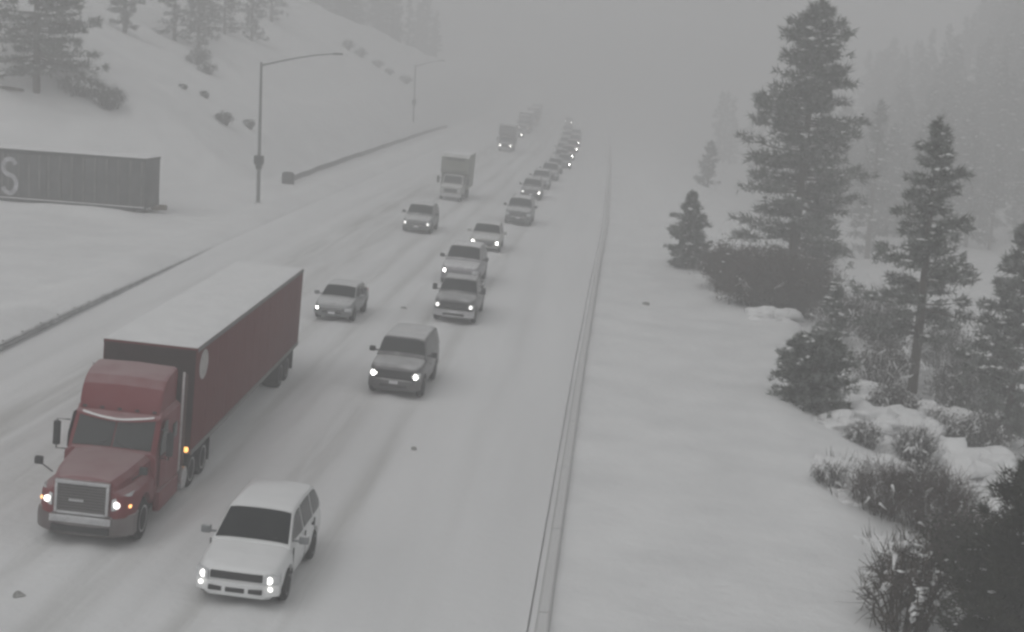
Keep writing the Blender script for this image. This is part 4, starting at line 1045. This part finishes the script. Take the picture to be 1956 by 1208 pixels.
# hillside trees on the left
make_pine('pine_tree', 'broad dark pine on the hillside above the boxcar', -49.4, 121.6, 17.0, 5.6, 41, base=.09, nb=150, tufts=15, per=15, shape='open', tl=.48, tw=.055, snow=.22, snow_r=.24)
make_pine('pine_tree', 'pine with limbs cut by the top of the view next to the broad pine', -57.0, 127, 15, 4.6, 42, base=.06, nb=100, tufts=13, per=14, shape='pine', tl=.46, tw=.055, snow=.2, snow_r=.22)
make_pine('pine_tree', 'narrow pine upslope between the broad pine and the leaning shrubs', -54.5, 159, 13, 2.0, 43, base=.03, nb=70, tufts=10, per=12, shape='open', tl=.46, tw=.055, snow=.15, snow_r=.22)
for i, (px, py, ph, pr) in enumerate([(-55.0, 179, 13, 2.8), (-52.8, 182, 11, 3.0), (-54.1, 199, 11, 2.8), (-54.5, 190, 13, 2.8), (-53.5, 212, 10, 2.4), (-56.4, 236, 12, 2.6)]):
    make_pine('pine_tree', 'grey pine in the cluster on the upper hillside, blurred by snowfall', px, py, ph, pr, 50 + i, base=.04, nb=60, tufts=9, per=11, shape='pine', tl=.48, tw=.06, snow=.22, group='cluster of pines on the upper hillside', snow_r=.24)
make_bush('bush', 'dark sloping bush on the hillside behind the boxcar', -46.2, 123.6, 1.8, 4.0, 61, M_TWIGG, 150, .15, tw=.03, sub=7, base_r=1.4, snow_r=.2, leaf=2, leafm=M_NEED)
make_bush('bush', 'second dark bush just uphill of the sloping bush', -43.9, 123.6, 2.0, 3.2, 62, M_TWIGG, 110, .15, tw=.03, sub=7, base_r=1.0, snow_r=.2, leaf=2, leafm=M_NEED)
for i, (bx, by, bh, bw) in enumerate([(-37.1, 137, 1.2, 1.9), (-36.1, 142.7, .8, 1.0), (-47.6, 164, 1.8, 3.2), (-46.0, 162.5, 1.4, 2.4), (-40.5, 142, .5, .9), (-42.1, 140, .4, .8), (-49.5, 172, 1.5, 2.8), (-45.8, 262, 1.6, 2.8), (-43.5, 266, 1.3, 3.0), (-39.0, 273, 1.6, 3.4), (-47.8, 259, 1.7, 2.8), (-41.5, 268, 1.0, 2.4)]):
    make_bush('bush', 'small dark shrub poking through the hillside snow', bx, by, bh, bw, 160 + i, M_TWIGG, 70, .2, group='shrubs on the snowy hillside', tw=.03, sub=5, base_r=.4, snow_r=.15, leaf=2, leafm=M_NEED)
m = MB(); m.tube([(-1.6, 0, .12), (0, .1, .2), (1.6, 0, .1)], [.14, .16, .12], 8)
o = m.build('fallen_log', M_BARK, None, 60); o.location = (-51.4, 119.9, tz(-51.4, 119.9)); tag(o, 'dark fallen log lying in snow below the broad hillside pine', 'log')

# far woods: three mid-weight pines copied about
protos = []
for i in range(3):
    protos.append(make_pine('forest_pine', 'pale grey pine in the fogbound wood on the hill crest', 0, 0, 17, 2.9, 70 + i, base=.05, nb=55, tufts=8, per=9, shape=('pine', 'open', 'pine')[i], tl=.7, tw=.09, snow=.15, group='fogbound pines on the hill crest', snow_r=.3, z=0))
r = np.random.default_rng(8)
def scatter(pts, label, group):
    for i, (px, py) in enumerate(pts):
        src = protos[i % 3]
        o = copy_tree(src)
        s = .75 + .5 * r.random(); o.scale = (s, s, s); o.rotation_euler = (0, 0, r.random() * 6.28); o.location = (px, py, tz(px, py) - .2)
        o['label'] = label; o['group'] = group
crest = []
for i in range(64):
    py = 285 + r.random() * 150
    px = float(toe_x(py)) - float(crest_d(py)) - 3 - r.random() * 38
    crest.append((px, py))
scatter(crest, 'pale grey pine in the fogbound wood on the hill crest', 'fogbound pines on the hill crest')
bankp = []
for i in range(285):
    py, px = (205 + r.random() * 125, 42 + r.random() * 46) if i < 165 else (300 + r.random() * 150, 70 + r.random() * 60)
    bankp.append((px, py))
scatter(bankp, 'faint pine on the far side of the river valley', 'pines across the river valley')
near = [(30, 395), (34, 402), (38, 388), (33, 412), (42, 400), (27, 178), (35, 190), (42, 186)]
scatter(near, 'faded pine standing in fog below the road bank', 'fogged pines below the road bank')
for p in protos:
    for ch in list(p.children): bpy.data.objects.remove(ch)
    bpy.data.objects.remove(p)

M_CLOD = mat_plain('dirty_ice', (.30, .30, .29), .8, 0, .3, .4, 9)
# ------------------------------------------------------------------ clods of dirty snow on the carriageway and bank
for i, (cx, cy, s, lab) in enumerate([(-12.15, 28.9, .15, 'small dirty chunk of ice on the snow ahead of the red semi'), (-5.6, 44.6, .12, 'small ice chunk lying on the snow behind the white car'), (2.6, 77.0, .20, 'dark clod half buried in the snowy shoulder beyond the barrier'), (-9.7, 70.5, .14, 'small ice chunk between the silver sedan and the black pickup')]):
    bm = bmesh.new(); bmesh.ops.create_icosphere(bm, subdivisions=2, radius=s)
    for v in bm.verts: v.co = Vector((v.co.x * 1.1, v.co.y, v.co.z * .6)) * (1 + .9 * float(N1(v.co.x * 9 + i * 3, v.co.y * 9 + v.co.z * 7)))
    me = bpy.data.meshes.new('ice_chunk'); bm.to_mesh(me); bm.free(); me.materials.append(M_CLOD)
    o = bpy.data.objects.new('ice_chunk', me); COL.objects.link(o); o.location = (cx, cy, (float(z_road(cx, cy)) if cx < -1 else tz(cx, cy)) + s * .25)
    o.rotation_euler = (0, 0, i * .8); tag(o, lab, 'ice chunk')

# ------------------------------------------------------------------ haze
bm = bmesh.new(); bmesh.ops.create_cube(bm, size=1)
bpy.context.view_layer.update()
top_z = max((o.matrix_world @ Vector(c)).z for o in scene.objects if o.type == 'MESH' for c in o.bound_box)
low_z = float(terrain(GX, GY).min())
HX0, HX1, HY0, HY1, HZ0, HZ1 = -900, 900, -80, 1740, low_z - 1.0, top_z + 2.0
for v in bm.verts: v.co = Vector(((HX0 + HX1) / 2 + v.co.x * (HX1 - HX0), (HY0 + HY1) / 2 + v.co.y * (HY1 - HY0), (HZ0 + HZ1) / 2 + v.co.z * (HZ1 - HZ0)))
me = bpy.data.meshes.new('haze'); bm.to_mesh(me); bm.free()
hm = bpy.data.materials.new('haze'); hm.use_nodes = True; nt = hm.node_tree; nt.nodes.clear()
pv = nt.nodes.new('ShaderNodeVolumePrincipled'); pv.inputs['Color'].default_value = (.842, .842, .842, 1); pv.inputs['Density'].default_value = HAZE_DENSITY
pv.inputs['Density Attribute'].default_value = ''; pv.inputs['Anisotropy'].default_value = .0
ou = nt.nodes.new('ShaderNodeOutputMaterial'); nt.links.new(pv.outputs[0], ou.inputs['Volume'])
me.materials.append(hm)
haze = bpy.data.objects.new('haze', me); COL.objects.link(haze)
tag(haze, 'falling snow and fog greying everything in the distance', None, kind='stuff')
